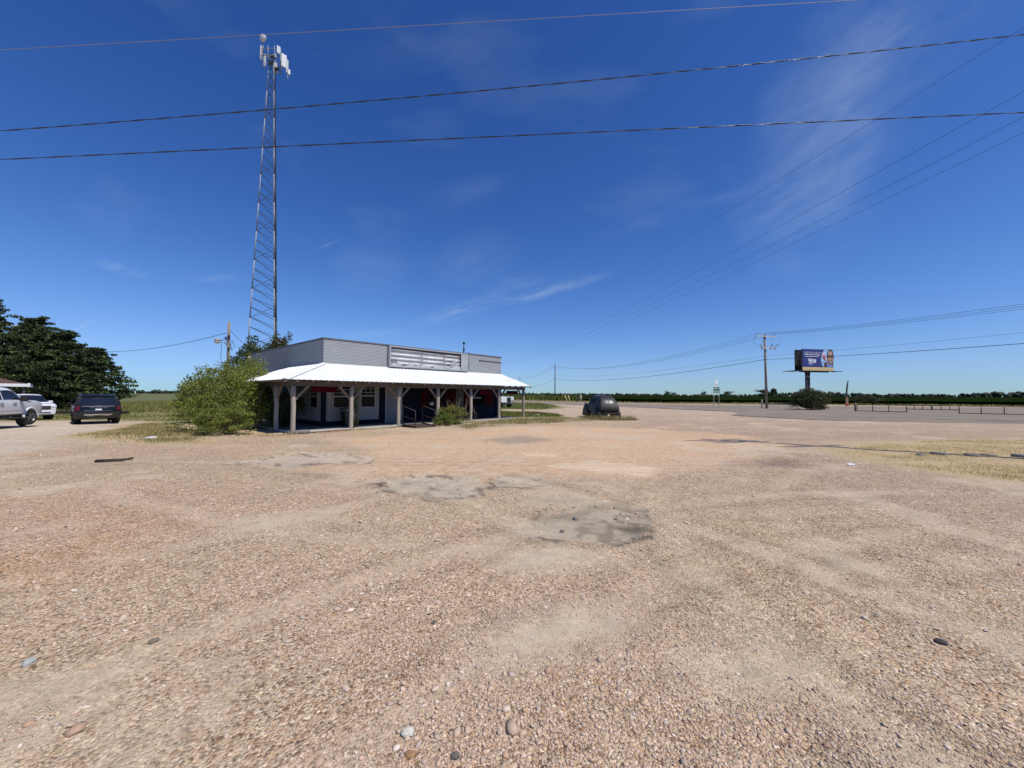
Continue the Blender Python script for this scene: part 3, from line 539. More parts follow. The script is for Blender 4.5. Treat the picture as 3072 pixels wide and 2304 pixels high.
# lower wall cores
mb = MB(); mb.b2((DP + .03, DP + .03, 0), (AR - .03, BR - .02, 2.25)); mb.build('lower_wall', m_blue, store)
mb = MB(); mb.b2((DP + .1, DP + .1, ZT - .058), (AR - .1, BR - .1, ZT - .05)); mb.build('flat_roof', m_flat, store)
mb = MB()
for (p0, p1) in (((DP - .035, DP - .035, ZT - .05), (AR + .035, DP + .22, ZT + .012)), ((DP - .035, DP + .22, ZT - .05), (DP + .22, BR + .03, ZT + .012)), ((AR - .22, DP + .22, ZT - .05), (AR + .035, BR + .03, ZT + .012)), ((DP + .22, BR - .22, ZT - .05), (AR - .22, BR + .03, ZT + .012))): mb.b2(p0, p1)
mb.build('coping', m_cop, store)
# bricks: real courses, 300 nearest as own parts
def brick_mesh(name, lx, ly, lz):
    b_ = MB(); c = .008; hx, hy, hz = lx / 2, ly / 2, lz / 2
    # front at -y, chamfered
    b_.add([(-hx, 0, -hz), (hx, 0, -hz), (hx, 0, hz), (-hx, 0, hz), (-hx + c, -hy, -hz + c), (hx - c, -hy, -hz + c), (hx - c, -hy, hz - c), (-hx + c, -hy, hz - c)], [(4, 5, 6, 7), (0, 1, 5, 4), (1, 2, 6, 5), (2, 3, 7, 6), (3, 0, 4, 7)]); return b_
BL, BH, JT = .235, .066, .004; rowh = BH + .009
rows = int((ZT - .055 - 3.02) / rowh); frontl = []; leftl = []
for r in range(rows):
    z = 3.05 + (r + .5) * rowh; o_ = (r % 2) * (BL + JT) / 2; x = DP + .002 - o_
    while x < AR - .05:
        x0 = max(x, DP + .002); x1 = min(x + BL, AR - .002)
        if x1 - x0 > .05 and not (5.42 < (x0 + x1) / 2 < 11.28 and z > 3.08): frontl.append(((x0 + x1) / 2, z, x1 - x0))
        x += BL + JT
    y = DP + .002 - ((r + 1) % 2) * (BL + JT) / 2
    while y < BR - .05:
        y0 = max(y, DP + .002); y1 = min(y + BL, BR - .002)
        if y1 - y0 > .05: leftl.append(((y0 + y1) / 2, z, y1 - y0))
        y += BL + JT
allb = [(a_, 'f') for a_ in frontl] + [(a_, 'l') for a_ in leftl]
def bdist(t): (p_, z_, w_), s_ = t; return (math.hypot(p_, DP) if s_ == 'f' else math.hypot(DP, p_) * 1.45) + (0 if w_ > .22 else 50)
allb.sort(key=bdist); full_mesh = brick_mesh('brick', BL, .05, BH).mesh('brick'); full_mesh.materials.append(m_brickF)
rest = MB(); rb = random.Random(5)
for i, ((p_, z_, w_), s_) in enumerate(allb):
    pr = .0 + rb.uniform(-.0025, .002)
    if i < 300 and w_ > .22:
        o = bpy.data.objects.new('brick', full_mesh); COL.objects.link(o); o.parent = store
        if s_ == 'f': o.location = (p_, DP + .022 + pr, z_)
        else: o.location = (DP + .022 + pr, p_, z_); o.rotation_euler = (0, 0, -math.pi / 2)
    else:
        t = brick_mesh('b', w_, .05, BH)
        if s_ == 'f': vs = [(x + p_, y + DP + .022 + pr, z + z_) for x, y, z in t.v]
        else: vs = [(y + DP + .022 + pr, -x + p_, z + z_) for x, y, z in t.v]
        rest.add(vs, t.f)
tag(rest.build('bricks', m_brickF, store), kind='stuff')
# metal porch roof: ribbed sheets
slope = (ZR - ZE) / (DP + OV)
def zr(run): return ZE + run * slope
RIB = .229
def roof_front(a0, a1):
    s = set([a0, a1, -OV, DP]); k = math.floor(a0 / RIB) - 1
    while k * RIB < a1 + RIB:
        for d, in ((-.032,), (-.014,), (.014,), (.032,)): s.add(k * RIB + d)
        k += 1
    s = sorted(t for t in s if a0 - 1e-6 <= t <= a1 + 1e-6); return s
def ribz(t): d = abs((t / RIB) - round(t / RIB)) * RIB; return .017 if d < .015 else (0. if d > .031 else .017 * (.032 - d) / .018)
def sheet_front(a0, a1):
    S = roof_front(a0, a1); mb = MB(); L0 = []; L1 = []; u0 = []; u1 = []
    for a in S:
        top = min(a, DP) if a < DP else DP
        bt = max(top, -OV + .001)
        # right rake: sheets cut from wall end out to the eave
        if a > AR: bt = DP - (a - AR) / .43 * (DP + OV)
        bt = max(bt, -OV + .001); jag = .012 * math.sin(a * 37.)
        L0.append((a, -OV - .02 + jag, zr(-.02) + ribz(a))); L1.append((a, bt, zr(bt + OV) + ribz(a)))
    n_ = len(S); lo = [(x, y, z - .006) for x, y, z in L0 + L1]
    mb.add(L0 + L1 + lo, [(i, i + 1, n_ + i + 1, n_ + i) for i in range(n_ - 1)] + [(2 * n_ + i + 1, 2 * n_ + i, 3 * n_ + i, 3 * n_ + i + 1) for i in range(n_ - 1)] + [(2 * n_ + i, 2 * n_ + i + 1, i + 1, i) for i in range(n_ - 1)]); return mb
def sheet_left(b0, b1, tipb=6.95, kink=6.27):
    S = roof_front(b0, b1); mb = MB(); L0 = []; L1 = []
    for b_ in S:
        at = min(b_, DP) if b_ < DP else DP
        if b_ > kink: at = DP - (b_ - kink) / (tipb - kink) * (DP + OV)
        at = max(at, -OV + .001)
        L0.append((-OV - .02, b_, zr(-.02) + ribz(b_))); L1.append((at, b_, zr(at + OV) + ribz(b_)))
    n_ = len(S); lo = [(x, y, z - .006) for x, y, z in L0 + L1]
    mb.add(L0 + L1 + lo, [(i + 1, i, n_ + i, n_ + i + 1) for i in range(n_ - 1)] + [(2 * n_ + i, 2 * n_ + i + 1, 3 * n_ + i + 1, 3 * n_ + i) for i in range(n_ - 1)] + [(2 * n_ + i + 1, 2 * n_ + i, i, i + 1) for i in range(n_ - 1)]); return mb
W_ = RIB * 4; a = -OV
while a < AR + .42: e = min(a + W_ - .002, AR + .43); sheet_front(a, e).build('roof_panel', m_roof, store); a += W_
b_ = -OV
while b_ < 6.9: e = min(b_ + W_ - .002, 6.95); sheet_left(b_, e).build('roof_panel', m_roof, store); b_ += W_
mb = MB(); hp = [Vector((-OV - .03, -OV - .03, zr(-.03) + .034)), Vector((DP, DP, ZR + .034))]; sdv = Vector((.7071, -.7071, 0)) * .16
mb.add([hp[0] - sdv - Vector((0, 0, .035)), hp[0], hp[0] + sdv - Vector((0, 0, .035)), hp[1] - sdv - Vector((0, 0, .035)), hp[1], hp[1] + sdv - Vector((0, 0, .035))], [(0, 1, 4, 3), (1, 2, 5, 4)]); mb.build('hip_cap', m_roof, store)
mb = MB(); mb.b2((DP + .0, DP - .035, ZR - .01), (AR, DP - .004, ZR + .05)); mb.b2((DP - .035, DP, ZR - .01), (DP - .004, 6.27, ZR + .05)); mb.build('roof_flashing', m_trim, store)
# posts, header beams, braces, rafters
posts = [(i * SP, 0.) for i in range(7)] + [(0., 1.99), (0., 4.33), (0., 6.24)]
ZB = 1.98
rp = random.Random(3)
def post_mesh(seed):
    r = random.Random(seed); mb = MB(); mb.smooth = False; prof = []
    n_ = 10; rings = []; zs = [0.02, .3, .7, 1.1, 1.5, ZB]
    for z in zs:
        ox, oy = r.uniform(-.008, .008), r.uniform(-.008, .008)
        ring = []
        for k in range(12):
            t = 2 * math.pi * k / 12; q = .088 / max(abs(math.cos(t)), abs(math.sin(t))) ** .62 + r.uniform(-.004, .004); ring.append((ox + q * math.cos(t), oy + q * math.sin(t), z))
        rings += ring
    mb.smooth = True; mb.add(rings, [(i * 12 + k, i * 12 + (k + 1) % 12, (i + 1) * 12 + (k + 1) % 12, (i + 1) * 12 + k) for i in range(len(zs) - 1) for k in range(12)] + [tuple((len(zs) - 1) * 12 + k for k in range(12))]); return mb
for i, (x, y) in enumerate(posts):
    o = post_mesh(i).build('porch_post', m_wood, store); o.location = (x, y, 0); o.rotation_euler = (0, 0, rp.uniform(-.1, .1))
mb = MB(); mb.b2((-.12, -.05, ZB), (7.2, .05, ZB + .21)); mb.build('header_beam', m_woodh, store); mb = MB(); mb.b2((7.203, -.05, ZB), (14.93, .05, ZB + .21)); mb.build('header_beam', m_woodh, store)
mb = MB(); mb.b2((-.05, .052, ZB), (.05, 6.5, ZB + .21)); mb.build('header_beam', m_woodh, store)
def brace(p, d):
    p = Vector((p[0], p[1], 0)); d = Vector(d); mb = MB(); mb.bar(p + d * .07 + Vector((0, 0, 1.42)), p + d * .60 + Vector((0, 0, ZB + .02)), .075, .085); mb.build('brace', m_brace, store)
for i in range(7):
    if i > 0: brace(posts[i], (-1, 0, 0))
    if i < 6: brace(posts[i], (1, 0, 0))
for k, i in enumerate((0, 7, 8, 9)):
    if i: brace(posts[i], (0, -1, 0))
    if i != 9: brace(posts[i], (0, 1, 0))
raf = MB(); p0 = Vector((0, -OV + .02, zr(.02) - .062)); p1 = Vector((0, DP - .02, ZR - .075)); raf.bar(p0, p1, .042, .10); rm = raf.mesh('rafter'); rm.materials.append(m_woodv)
a = .0; k = 0
while a < 15.0:
    if a >= DP - .3:
        o = bpy.data.objects.new('rafter', rm); COL.objects.link(o); o.parent = store; o.location = (min(a, 14.6), 0, 0)
    else:
        mb = MB(); bt = max(a - .05, -OV + .2); mb.bar((a, -OV + .02, zr(.02) - .062), (a, bt, zr(bt + OV) - .075), .042, .10); mb.build('rafter', m_woodv, store)
    a += SP / 4
b_ = SP / 4
while b_ < 6.8:
    mb = MB(); at = min(b_ - .05, DP - .02) if b_ < DP else DP - .02
    if b_ > 6.2: at = DP - .05 - (b_ - 6.2) / .75 * (DP + .3)
    mb.bar((-OV + .02, b_, zr(.02) - .062), (at, b_, zr(at + OV) - .075), .042, .10); mb.build('rafter', m_woodv, store); b_ += SP / 4
mb = MB(); mb.bar((-OV, -OV, ZE - .06), (DP - .05, DP - .05, ZR - .09), .05, .13); mb.build('hip_rafter', m_woodv, store)
mb = MB(); mb.bar((AR + .40, -OV + .01, ZE - .06), (AR + .02, DP, ZR - .075), .045, .13); mb.build('rake_board', m_woodv, store)
mb = MB(); mb.bar((-OV + .02, 6.86, ZE - .06), (DP, 6.24, ZR - .08), .045, .13); mb.build('rake_board', m_woodv, store)
# porch slab and sill boards
mb = MB(); mb.b2((.09, .09, -.05), (AR + .2, DP + .05, .07)); mb.b2((.09, DP + .05, -.05), (DP + .05, 6.6, .07)); mb.build('porch_slab', m_conc, store)
for i in range(6):
    if i == 2: continue
    mb = MB(); x0, x1 = i * SP + .09, (i + 1) * SP - .09; s0 = rp.uniform(-.02, .02); mb.bar((x0, -.02, .055 + s0), (x1, .0, .06), .15, .06); mb.bar((x0, .05, -.005), (x1, .05, -.005), .05, .06); mb.build('sill_board', m_sill if i < 5 else m_wood, store)
mb = MB(); mb.bar((2 * SP + .09, 0, .055), (3 * SP - .09, 0, .055), .12, .05); mb.build('sill_board', m_sill, store)
for y0, y1 in ((.09, 1.9), (2.08, 4.24), (4.42, 6.15)):
    mb = MB(); mb.bar((0, y0, .05), (0, y1, .05), .14, .06); mb.build('sill_board', m_sill, store)
# siding panels with ribs (front white bay and left side)
def siding(x0, x1, z0, z1, side, mat, name='siding_panel', rib=.15):
    k = max(1, round((x1 - x0) / .9)); w = (x1 - x0) / k
    for j in range(k):
        mb = MB(); a0, a1 = x0 + j * w + .002, x0 + (j + 1) * w - .002; pts = [(a0, 0)]; x = a0 + .05
        while x + .03 < a1: pts += [(x, 0), (x + .008, -.014), (x + .022, -.014), (x + .03, 0)]; x += rib
        pts.append((a1, 0)); n_ = len(pts); c0 = [(p_, DP + .022 + q_, z0) for p_, q_ in pts]; c1 = [(p_, DP + .022 + q_, z1) for p_, q_ in pts]
        if side == 'l': c0 = [(y, x, z) for x, y, z in c0]; c1 = [(y, x, z) for x, y, z in c1]
        fs = [(i, i + 1, n_ + i + 1, n_ + i) for i in range(n_ - 1)]
        if side == 'l': fs = [f[::-1] for f in fs]
        mb.add(c0 + c1, fs); mb.build(name, mat, store)
siding(2.19, 5.0, .30, 2.3, 'f', m_panel); siding(2.10, 6.3, .30, 2.3, 'l', m_panel); siding(11.7, 14.2, .1, .86, 'f', m_blue2, rib=.2)
siding(6.5, 7.65, .1, 2.3, 'f', m_blue, rib=.3); siding(10.42, 11.08, .2, 2.25, 'f', P('grey board', (.09, .09, .09), .8, var=.2), 'grey_panel', rib=.2)
mb = MB(); mb.b2((6.35, DP - .04, .1), (13.9, DP + .02, .16)); mb.build('base_trim', m_blue, store)
mb = MB(); mb.b2((DP - .03, DP - .03, .05), (DP + .16, DP + .016, 2.3)); mb.b2((DP - .03, DP + .016, .05), (DP + .016, DP + .14, 2.3)); mb.build('corner_trim', m_blue, store)
mb = MB(); mb.b2((14.15, DP - .05, .05), (14.64, DP + .02, 2.3)); mb.build('corner_pilaster', m_blue2, store)
mb = MB(); mb.b2((DP - .01, DP + .02, 2.25), (AR, DP + .04, 3.06)); mb.b2((DP + .02, DP + .04, 2.25), (DP + .04, BR, 3.06)); mb.build('upper_boarding', m_blue, store)
def window(x0, x1, z0, z1, side='f', trim=m_trim, grid=(2, 3), rail=True, shut=None):
    T = .055; y = DP - .0
    def put(p0, p1, name, mat, par):
        if side == 'l': p0 = (p0[1], p0[0], p0[2]); p1 = (p1[1], p1[0], p1[2])
        mb = MB(); mb.b2(p0, p1); return mb.build(name, mat, par)
    fr = MB()
    def fb(p0, p1):
        if side == 'l': p0 = (p0[1], p0[0], p0[2]); p1 = (p1[1], p1[0], p1[2])
        fr.b2(p0, p1)
    fb((x0 - T, y - .035, z0 - T), (x0, y + .02, z1 + T)); fb((x1, y - .035, z0 - T), (x1 + T, y + .02, z1 + T)); fb((x0, y - .034, z1), (x1, y + .02, z1 + T)); fb((x0, y - .045, z0 - T), (x1, y + .02, z0))
    w_ = fr.build('window', trim, store); zm = (z0 + z1) / 2
    put((x0, y + .004, z0), (x1, y + .010, z1), 'pane', m_glass, w_)
    if rail: put((x0, y - .025, zm - .028), (x1, y + .002, zm + .028), 'sash_rail', trim, w_)
    if grid:
        for i in range(1, grid[0]):
            x = x0 + (x1 - x0) * i / grid[0]; put((x - .01, y - .012, zm + .03 if rail else z0), (x + .01, y + .001, z1), 'muntin', trim, w_)
        for j in range(1, grid[1]):
            z = zm + (z1 - zm) * j / grid[1]; put((x0, y - .013, z - .01), (x1, y + .0005, z + .01), 'muntin', trim, w_)
window(2.53, 3.36, .98, 2.06); window(3.97, 4.72, .98, 2.12, grid=(3, 3)); window(8.2, 9.3, .92, 1.86, trim=m_redd, grid=None)
window(11.8, 12.97, .90, 1.78, trim=m_blue, grid=None, rail=False); window(2.6, 3.5, .98, 2.06, 'l', grid=(2, 3)); window(4.1, 5.05, .98, 2.06, 'l')
for x0, x1 in ((7.72, 8.10), (9.58, 10.35), (11.14, 11.6), (13.05, 13.75)):
    for k in range(3):
        mb = MB(); w = (x1 - x0) / 3; mb.b2((x0 + k * w + .006, DP - .02, .86), (x0 + (k + 1) * w - .006, DP + .01, 1.9)); mb.build('shutter_board', m_red if x0 < 8 or x0 > 11 else m_redd, store)
mb = MB(); mb.b2((8.35, DP - .012, .98), (8.62, DP - .006, 1.16)); mb.build('notice', P('paper', (.6, .6, .58), .8), store)
mb = MB(); mb.b2((11.95, DP - .02, 1.38), (12.65, DP - .012, 1.46)); mb.build('window_sticker', P('faded sticker', (.3, .32, .33), .7, var=.6, vscale=14), store)
fr = MB(); fr.b2((5.36, DP - .03, .07), (5.42, DP + .02, 2.08)); fr.b2((6.34, DP - .03, .07), (6.42, DP + .02, 2.08)); fr.b2((5.42, DP - .03, 2.0), (6.34, DP + .02, 2.08)); fr.build('door_frame', m_trim, store)
mb = MB(); mb.b2((5.425, DP - .015, .08), (6.335, DP + .015, 1.995)); dr = mb.build('door', m_door, store)
for z0, z1 in ((.25, .85), (1.05, 1.8)):
    for x0 in (5.53, 5.93): mb = MB(); mb.b2((x0, DP - .022, z0), (x0 + .3, DP - .014, z1)); mb.build('door_panel', m_door, dr)
mb = MB(); mb.lathe([(0, -.06), (.03, -.06), (.035, -.04), (.015, -.02), (.015, 0)], 10, 'y', (5.5, DP - .015, 1.0)); mb.build('door_knob', m_dark, dr)
# parapet details
mb = MB(); mb.tube([(11.16, DP + .15, ZT - .1), (11.15, DP + .13, ZT + .35), (11.17, DP + .14, ZT + .62)], .035, 8); mb.box((11.17, DP + .14, ZT + .68), (.12, .10, .14)); mb.box((11.15, DP + .12, ZT + .2), (.10, .09, .12)); mb.build('service_mast', m_dark, store)
mb = MB(); mb.tube([(11.42, DP - .05, ZT + .1), (11.40, DP - .05, ZT - .4), (11.44, DP - .045, ZT - .8), (11.42, DP - .05, ZR + .06)], .022, 6); mb.build('conduit', m_dark, store)
mb = MB(); mb.tube([(12.46, DP - .03, 4.0), (14.64, DP - .03, 3.98)], .018, 6); mb.box((12.46, DP - .03, 4.0), (.05, .05, .09)); mb.build('conduit', m_dark, store)
mb = MB(); mb.tube([(1.95, 12.9, 3.0), (1.75, 13.0, 3.7), (1.72, 13.0, 4.0)], .06, 8); mb.lathe([(0, 4.16), (.08, 4.15), (.10, 4.08), (.10, 4.0), (0, 4.0)], 10, 'z', (1.72, 13.0, 0)); mb.build('roof_vent', m_trim, store)

# ---------------------------------------------------------------- gutted sign box on the parapet
sg = empty('sign_box', (PX, PY, 0), TH, 'gutted light-box sign with bare tubes and torn panels on the parapet', 'sign')
X0, X1, Z0, Z1 = 5.46, 11.26, 3.16, 4.34; YF = DP - .22
m_tube = P('fluorescent tube glass', (.86, .88, .88), .25, spec=.5); m_back = P('sign back panel', (.50, .49, .49), .7, var=.14, vscale=3, dirt=(.30, .27, .26, .5), dscale=2.5); m_sframe = P('sign frame metal', (.40, .41, .42), .45, metal=.4, var=.1)
mb = MB(); mb.b2((X0, YF, Z0), (X0 + .09, DP - .03, Z1)); mb.b2((X1 - .03, YF, Z0), (X1, DP - .03, Z1)); mb.b2((X0 + .09, YF, Z1 - .07), (X1 - .03, DP - .03, Z1)); mb.b2((X0 + .09, YF, Z0), (X1 - .03, DP - .03, Z0 + .07)); mb.build('frame', m_sframe, sg)
xs = [X0 + .092, 6.85, 8.7, 10.62]
for k in range(3):
    mb = MB(); mb.b2((xs[k] + .004, DP - .05, Z0 + .072), (xs[k + 1] - .004, DP - .034, Z1 - .20)); mb.build('back_panel', m_back, sg)
mb = MB(); mb.b2((X0 + .092, DP - .04, Z1 - .20), (10.62, DP - .032, Z1 - .072)); mb.build('header_strip', P('rusty strip', (.10, .06, .045), .8, var=.3), sg)
mb = MB(); mb.b2((10.64, YF + .01, Z0 + .075), (X1 - .033, YF + .03, Z1 - .075)); mb.build('end_panel', m_brickF, sg)
segs = [(X0 + .11, 7.62), (7.66, 9.32), (9.34, 10.6)]; rz_ = random.Random(9)
for r, z in enumerate((4.16, 3.90, 3.66, 3.40)):
    for k, (x0, x1) in enumerate(segs):
        if r == 3 and k == 2: continue
        dz_ = -.035 * k * .6 + rz_.uniform(-.01, .01); y = YF + .1 + rz_.uniform(0, .02)
        x1b = x1 if not (r == 3 and k == 1) else 8.9
        mb = MB(); mb.tube([(x0 + .05, y, z + dz_), (x1b - .05, y, z + dz_ - .01)], .027, 8); t = mb.build('tube', m_tube, sg)
        for xe in (x0 + .03, x1b - .03): mb = MB(); mb.box((xe, y, z + dz_ - .003), (.05, .06, .075)); mb.build('socket', m_trim, t)
m_face = P('broken sign face', (.42, .43, .44), .5, var=.12, vscale=4)
for pts in ([(X0 + .1, Z0 + .07), (6.3, Z0 + .07), (6.15, Z0 + .2), (5.95, Z0 + .17), (5.8, Z0 + .24), (5.6, Z0 + .18)], [(6.3, Z0 + .07), (7.5, Z0 + .07), (7.45, Z0 + .2), (7.1, Z0 + .14), (6.9, Z0 + .2), (6.5, Z0 + .13)], [(7.52, Z0 + .07), (8.35, Z0 + .07), (8.1, Z0 + .19), (7.55, Z0 + .23)], [(8.35, Z0 + .07), (9.3, Z0 + .07), (9.15, Z0 + .26), (8.8, Z0 + .22), (8.5, Z0 + .16)], [(9.3, Z0 + .07), (10.6, Z0 + .07), (10.58, Z0 + .28), (10.3, Z0 + .36), (10.05, Z0 + .27), (9.8, Z0 + .33), (9.5, Z0 + .2)]):
    mb = MB(); mb.pxz(pts, YF + .012, YF + .02); mb.build('torn_panel', m_face, sg)
mb = MB(); mb.add([(9.72, YF - .02, 3.35), (10.12, YF + .02, 3.42), (10.08, YF - .16, 3.82), (9.78, YF - .14, 3.72)], [(0, 1, 2, 3)]); mb.add([(10.12, YF + .02, 3.42), (10.36, YF + .06, 3.56), (10.1, YF - .12, 3.86), (10.08, YF - .16, 3.82)], [(0, 1, 2, 3)]); o = mb.build('torn_panel', m_face, sg); sm_ = o.modifiers.new('s', 'SOLIDIFY'); sm_.thickness = .008
mb = MB(); mb.tube([(9.25, YF + .02, 3.45), (9.4, YF - .03, 3.36), (9.62, YF - .03, 3.37), (9.72, YF + .0, 3.45)], .012, 6); mb.build('torn_strip', m_tube, sg)
mb = MB(); mb.box((5.82, YF + .13, 3.42), (.32, .1, .20)); mb.build('ballast', P('ballast', (.2, .19, .18), .7, var=.3), sg)
# red boards hung under the porch eave
for (x0, x1, z0, z1, lab, mt_) in ((.84, 1.92, 1.72, 1.97, 'long red board hung under the porch eave beside the corner post', m_red), (10.85, 12.02, 1.66, 1.93, 'red board hung between the last two brick-side porch posts, over the big dark window', m_red), (13.4, 14.52, 1.68, 1.92, 'dark red board hung at the open right end of the porch', m_redd)):
    e = empty('hanging_board', (PX, PY, 0), TH, lab, 'sign'); mb = MB(); mb.b2((x0, .29, z0), (x1, .33, z1)); mb.build('board', mt_, e)
    for x in (x0 + .08, x1 - .08): mb = MB(); mb.tube([(x, .31, z1 - .01), (x, .31, 2.46)], .008, 5); mb.build('hanger', m_dark, e)
def LW(a, b_, z=0.): return (PX + a * math.cos(TH) - b_ * math.sin(TH), PY + a * math.sin(TH) + b_ * math.cos(TH), z)
# ramp with hand rails
rmp = empty('porch_ramp', LW(5.72, 0), TH, 'small dark metal ramp with pipe handrails in front of the store door', 'ramp')
m_rust = P('rusty dark steel', (.055, .035, .032), .7, var=.4, vscale=6, bump=.3, bscale=40)
mb = MB(); mb.add([(-.62, -.08, .11), (.62, -.08, .11), (.62, -1.25, .02), (-.62, -1.25, .02), (-.62, -.08, .08), (.62, -.08, .08), (.62, -1.25, .0), (-.62, -1.25, .0)], [(0, 3, 2, 1), (4, 5, 6, 7), (0, 1, 5, 4), (2, 3, 7, 6), (1, 2, 6, 5), (3, 0, 4, 7)]); mb.build('deck', m_rust, rmp)
for s in (-1, 1):
    x = .60 * s; mb = MB(); mb.tube([(x, -.1, .1), (x, -.1, 1.02), (x, -.13, 1.05), (x, -1.15, .84), (x, -1.2, .80), (x, -1.2, .0)], .02, 8); mb.build('handrail', m_rust, rmp)
    mb = MB(); mb.tube([(x, -.1, .55), (x, -1.2, .38)], .014, 6); mb.build('mid_rail', m_rust, rmp)
    mb = MB(); mb.bar((x, -.08, .13), (x, -1.25, .04), .04, .05); mb.build('side_curb', m_rust, rmp)
# bin on the porch
tb = empty('trash_bin', LW(3.05, 1.55, .07), TH, 'black square trash bin standing on the porch under the window', 'bin')
mb = MB(); mb.add([(-.2, -.2, 0), (.2, -.2, 0), (.2, .2, 0), (-.2, .2, 0), (-.25, -.25, .72), (.25, -.25, .72), (.25, .25, .72), (-.25, .25, .72)], [(0, 3, 2, 1), (0, 1, 5, 4), (1, 2, 6, 5), (2, 3, 7, 6), (3, 0, 4, 7), (4, 5, 6, 7)]); mb.build('body', m_black, tb)
mb = MB(); mb.b2((-.29, -.29, .84), (.29, .29, .90)); 
for sx in (-1, 1):
    for sy in (-1, 1): mb.box((sx * .25, sy * .25, .78), (.04, .04, .14))
mb.build('lid', m_black, tb)
mb = MB(); mb.b2((-.2, -.262, .74), (.2, -.25, .79)); mb.build('slot_plate', m_trim, tb)
# ---------------------------------------------------------------- vehicles
def crom(p0, p1, p2, p3, t, k=.38):
    m1 = (p2 - p0) * k; m2 = (p3 - p1) * k; t2 = t * t; t3 = t2 * t
    return p1 * (2 * t3 - 3 * t2 + 1) + m1 * (t3 - 2 * t2 + t) + p2 * (-2 * t3 + 3 * t2) + m2 * (t3 - t2)
class Shell:
    """ctrl[s][r] = (x,y,z), s from rear to front, r from underside to roof centre (right half is y<0 mirrored)."""
    def __init__(s, ctrl, bulge=(.05, .05)): s.c = np.array(ctrl, float); s.ns, s.nr = s.c.shape[:2]; s.b = bulge
    def at(s, u, r):
        def row(i):
            j = int(min(max(math.floor(r), 0), s.nr - 2)); t = r - j; g = lambda q: s.c[i, min(max(q, 0), s.nr - 1)]
            return crom(g(j - 1), g(j), g(j + 1), g(j + 2), t)
        i = int(min(max(math.floor(u), 0), s.ns - 2)); t = u - i; g = lambda q: row(min(max(q, 0), s.ns - 1))
        p = crom(g(i - 1), g(i), g(i + 1), g(i + 2), t); p[1] = max(p[1], 0.); return p
    def side(s, u, r, sg, off=0.):
        p = s.at(u, r)
        if off:
            e = .02; a = s.at(min(u + e, s.ns - 1), r) - s.at(max(u - e, 0), r); b_ = s.at(u, min(r + e, s.nr - 1)) - s.at(u, max(r - e, 0)); n_ = np.cross(a, b_); n_ = n_ / (np.linalg.norm(n_) + 1e-9)
            if n_[1] < -1e-4 or (abs(n_[1]) < 1e-3 and n_[2] < 0): n_ = -n_
            p = p + n_ * off
        return Vector((p[0], p[1] * sg, p[2]))
    def cap(s, end, r, t, off=0.):
        p = s.at(0 if end == 'rear' else s.ns - 1, r); sg = -1 if end == 'rear' else 1
        bl = s.b[0] if end == 'rear' else s.b[1]
        return Vector((p[0] + sg * (bl * (1 - t * t) * min(1, p[1]) + off), p[1] * t, p[2]))
    def body(s, name, mat, parent, wheels, wr, nu=70, nr=30):
        us = np.linspace(0, s.ns - 1, nu); rs_ = np.linspace(0, s.nr - 1, nr); mb = MB(); mb.smooth = True
        for sg in (1, -1):
            vs = [s.side(u, r, sg) for u in us for r in rs_]; fs = []
            for i in range(nu - 1):
                for j in range(nr - 1):
                    f = (i * nr + j, (i + 1) * nr + j, (i + 1) * nr + j + 1, i * nr + j + 1); c_ = (vs[f[0]] + vs[f[2]]) / 2
                    if abs(c_.y) > .45 and any(math.hypot(c_.x - wx, c_.z - wz) < wr * 1.13 for wx, wz in wheels): continue
                    fs.append(f if sg < 0 else f[::-1])
            mb.add(vs, fs)
        for end in ('rear', 'front'):
            ts = np.linspace(-1, 1, 13); vs = [s.cap(end, r, t) for r in rs_ for t in ts]; k = len(ts)
            fs = [(i * k + j, i * k + j + 1, (i + 1) * k + j + 1, (i + 1) * k + j) for i in range(nr - 1) for j in range(k - 1)]
            mb.add(vs, fs if end == 'front' else [f[::-1] for f in fs])
        return mb.build(name, mat, parent)
    def panel(s, name, mat, parent, u0, u1, r0, r1, sides=(1, -1), off=.008, nu=10, nr=4, skew=0., skew2=0.):
        o = None
        for sg in sides:
            mb = MB(); mb.smooth = True; vs = []
            for i in range(nu + 1):
                for j in range(nr + 1):
                    v = j / nr; a = u0 + skew * v; b_ = u1 + skew2 * v; vs.append(s.side(a + (b_ - a) * i / nu, r0 + (r1 - r0) * v, sg, off))
            fs = [(i * (nr + 1) + j, (i + 1) * (nr + 1) + j, (i + 1) * (nr + 1) + j + 1, i * (nr + 1) + j + 1) for i in range(nu) for j in range(nr)]
            mb.add(vs, fs if sg < 0 else [f[::-1] for f in fs]); o = mb.build(name, mat, parent)
        return o
    def cpanel(s, name, mat, parent, end, r0, r1, t0, t1, off=.008, nt_=8, nr=4, inset=0.):
        mb = MB(); mb.smooth = True; vs = []
        for j in range(nr + 1):
            v = j / nr
            for i in range(nt_ + 1): t = t0 + (t1 - t0) * i / nt_; vs.append(s.cap(end, r0 + (r1 - r0) * v, t * (1 - inset * v), off))
        k = nt_ + 1; fs = [(j * k + i, j * k + i + 1, (j + 1) * k + i + 1, (j + 1) * k + i) for j in range(nr) for i in range(nt_)]
        mb.add(vs, fs if end == 'front' else [f[::-1] for f in fs]); return mb.build(name, mat, parent)
m_tyre = P('tyre rubber', (.018, .018, .018), .85, var=.2, vscale=10); m_well = P('wheel well', (.006, .006, .006), .9)
m_cg = P('car glass', (.010, .012, .016), .04, spec=.8); m_chrome = P('bright trim', (.62, .63, .64), .22, metal=.9); m_rim = P('alloy rim', (.16, .16, .165), .4, metal=.7); m_tail = P('tail lamp red', (.09, .004, .007), .2); m_lamp = P('lamp lens', (.55, .56, .57), .12)
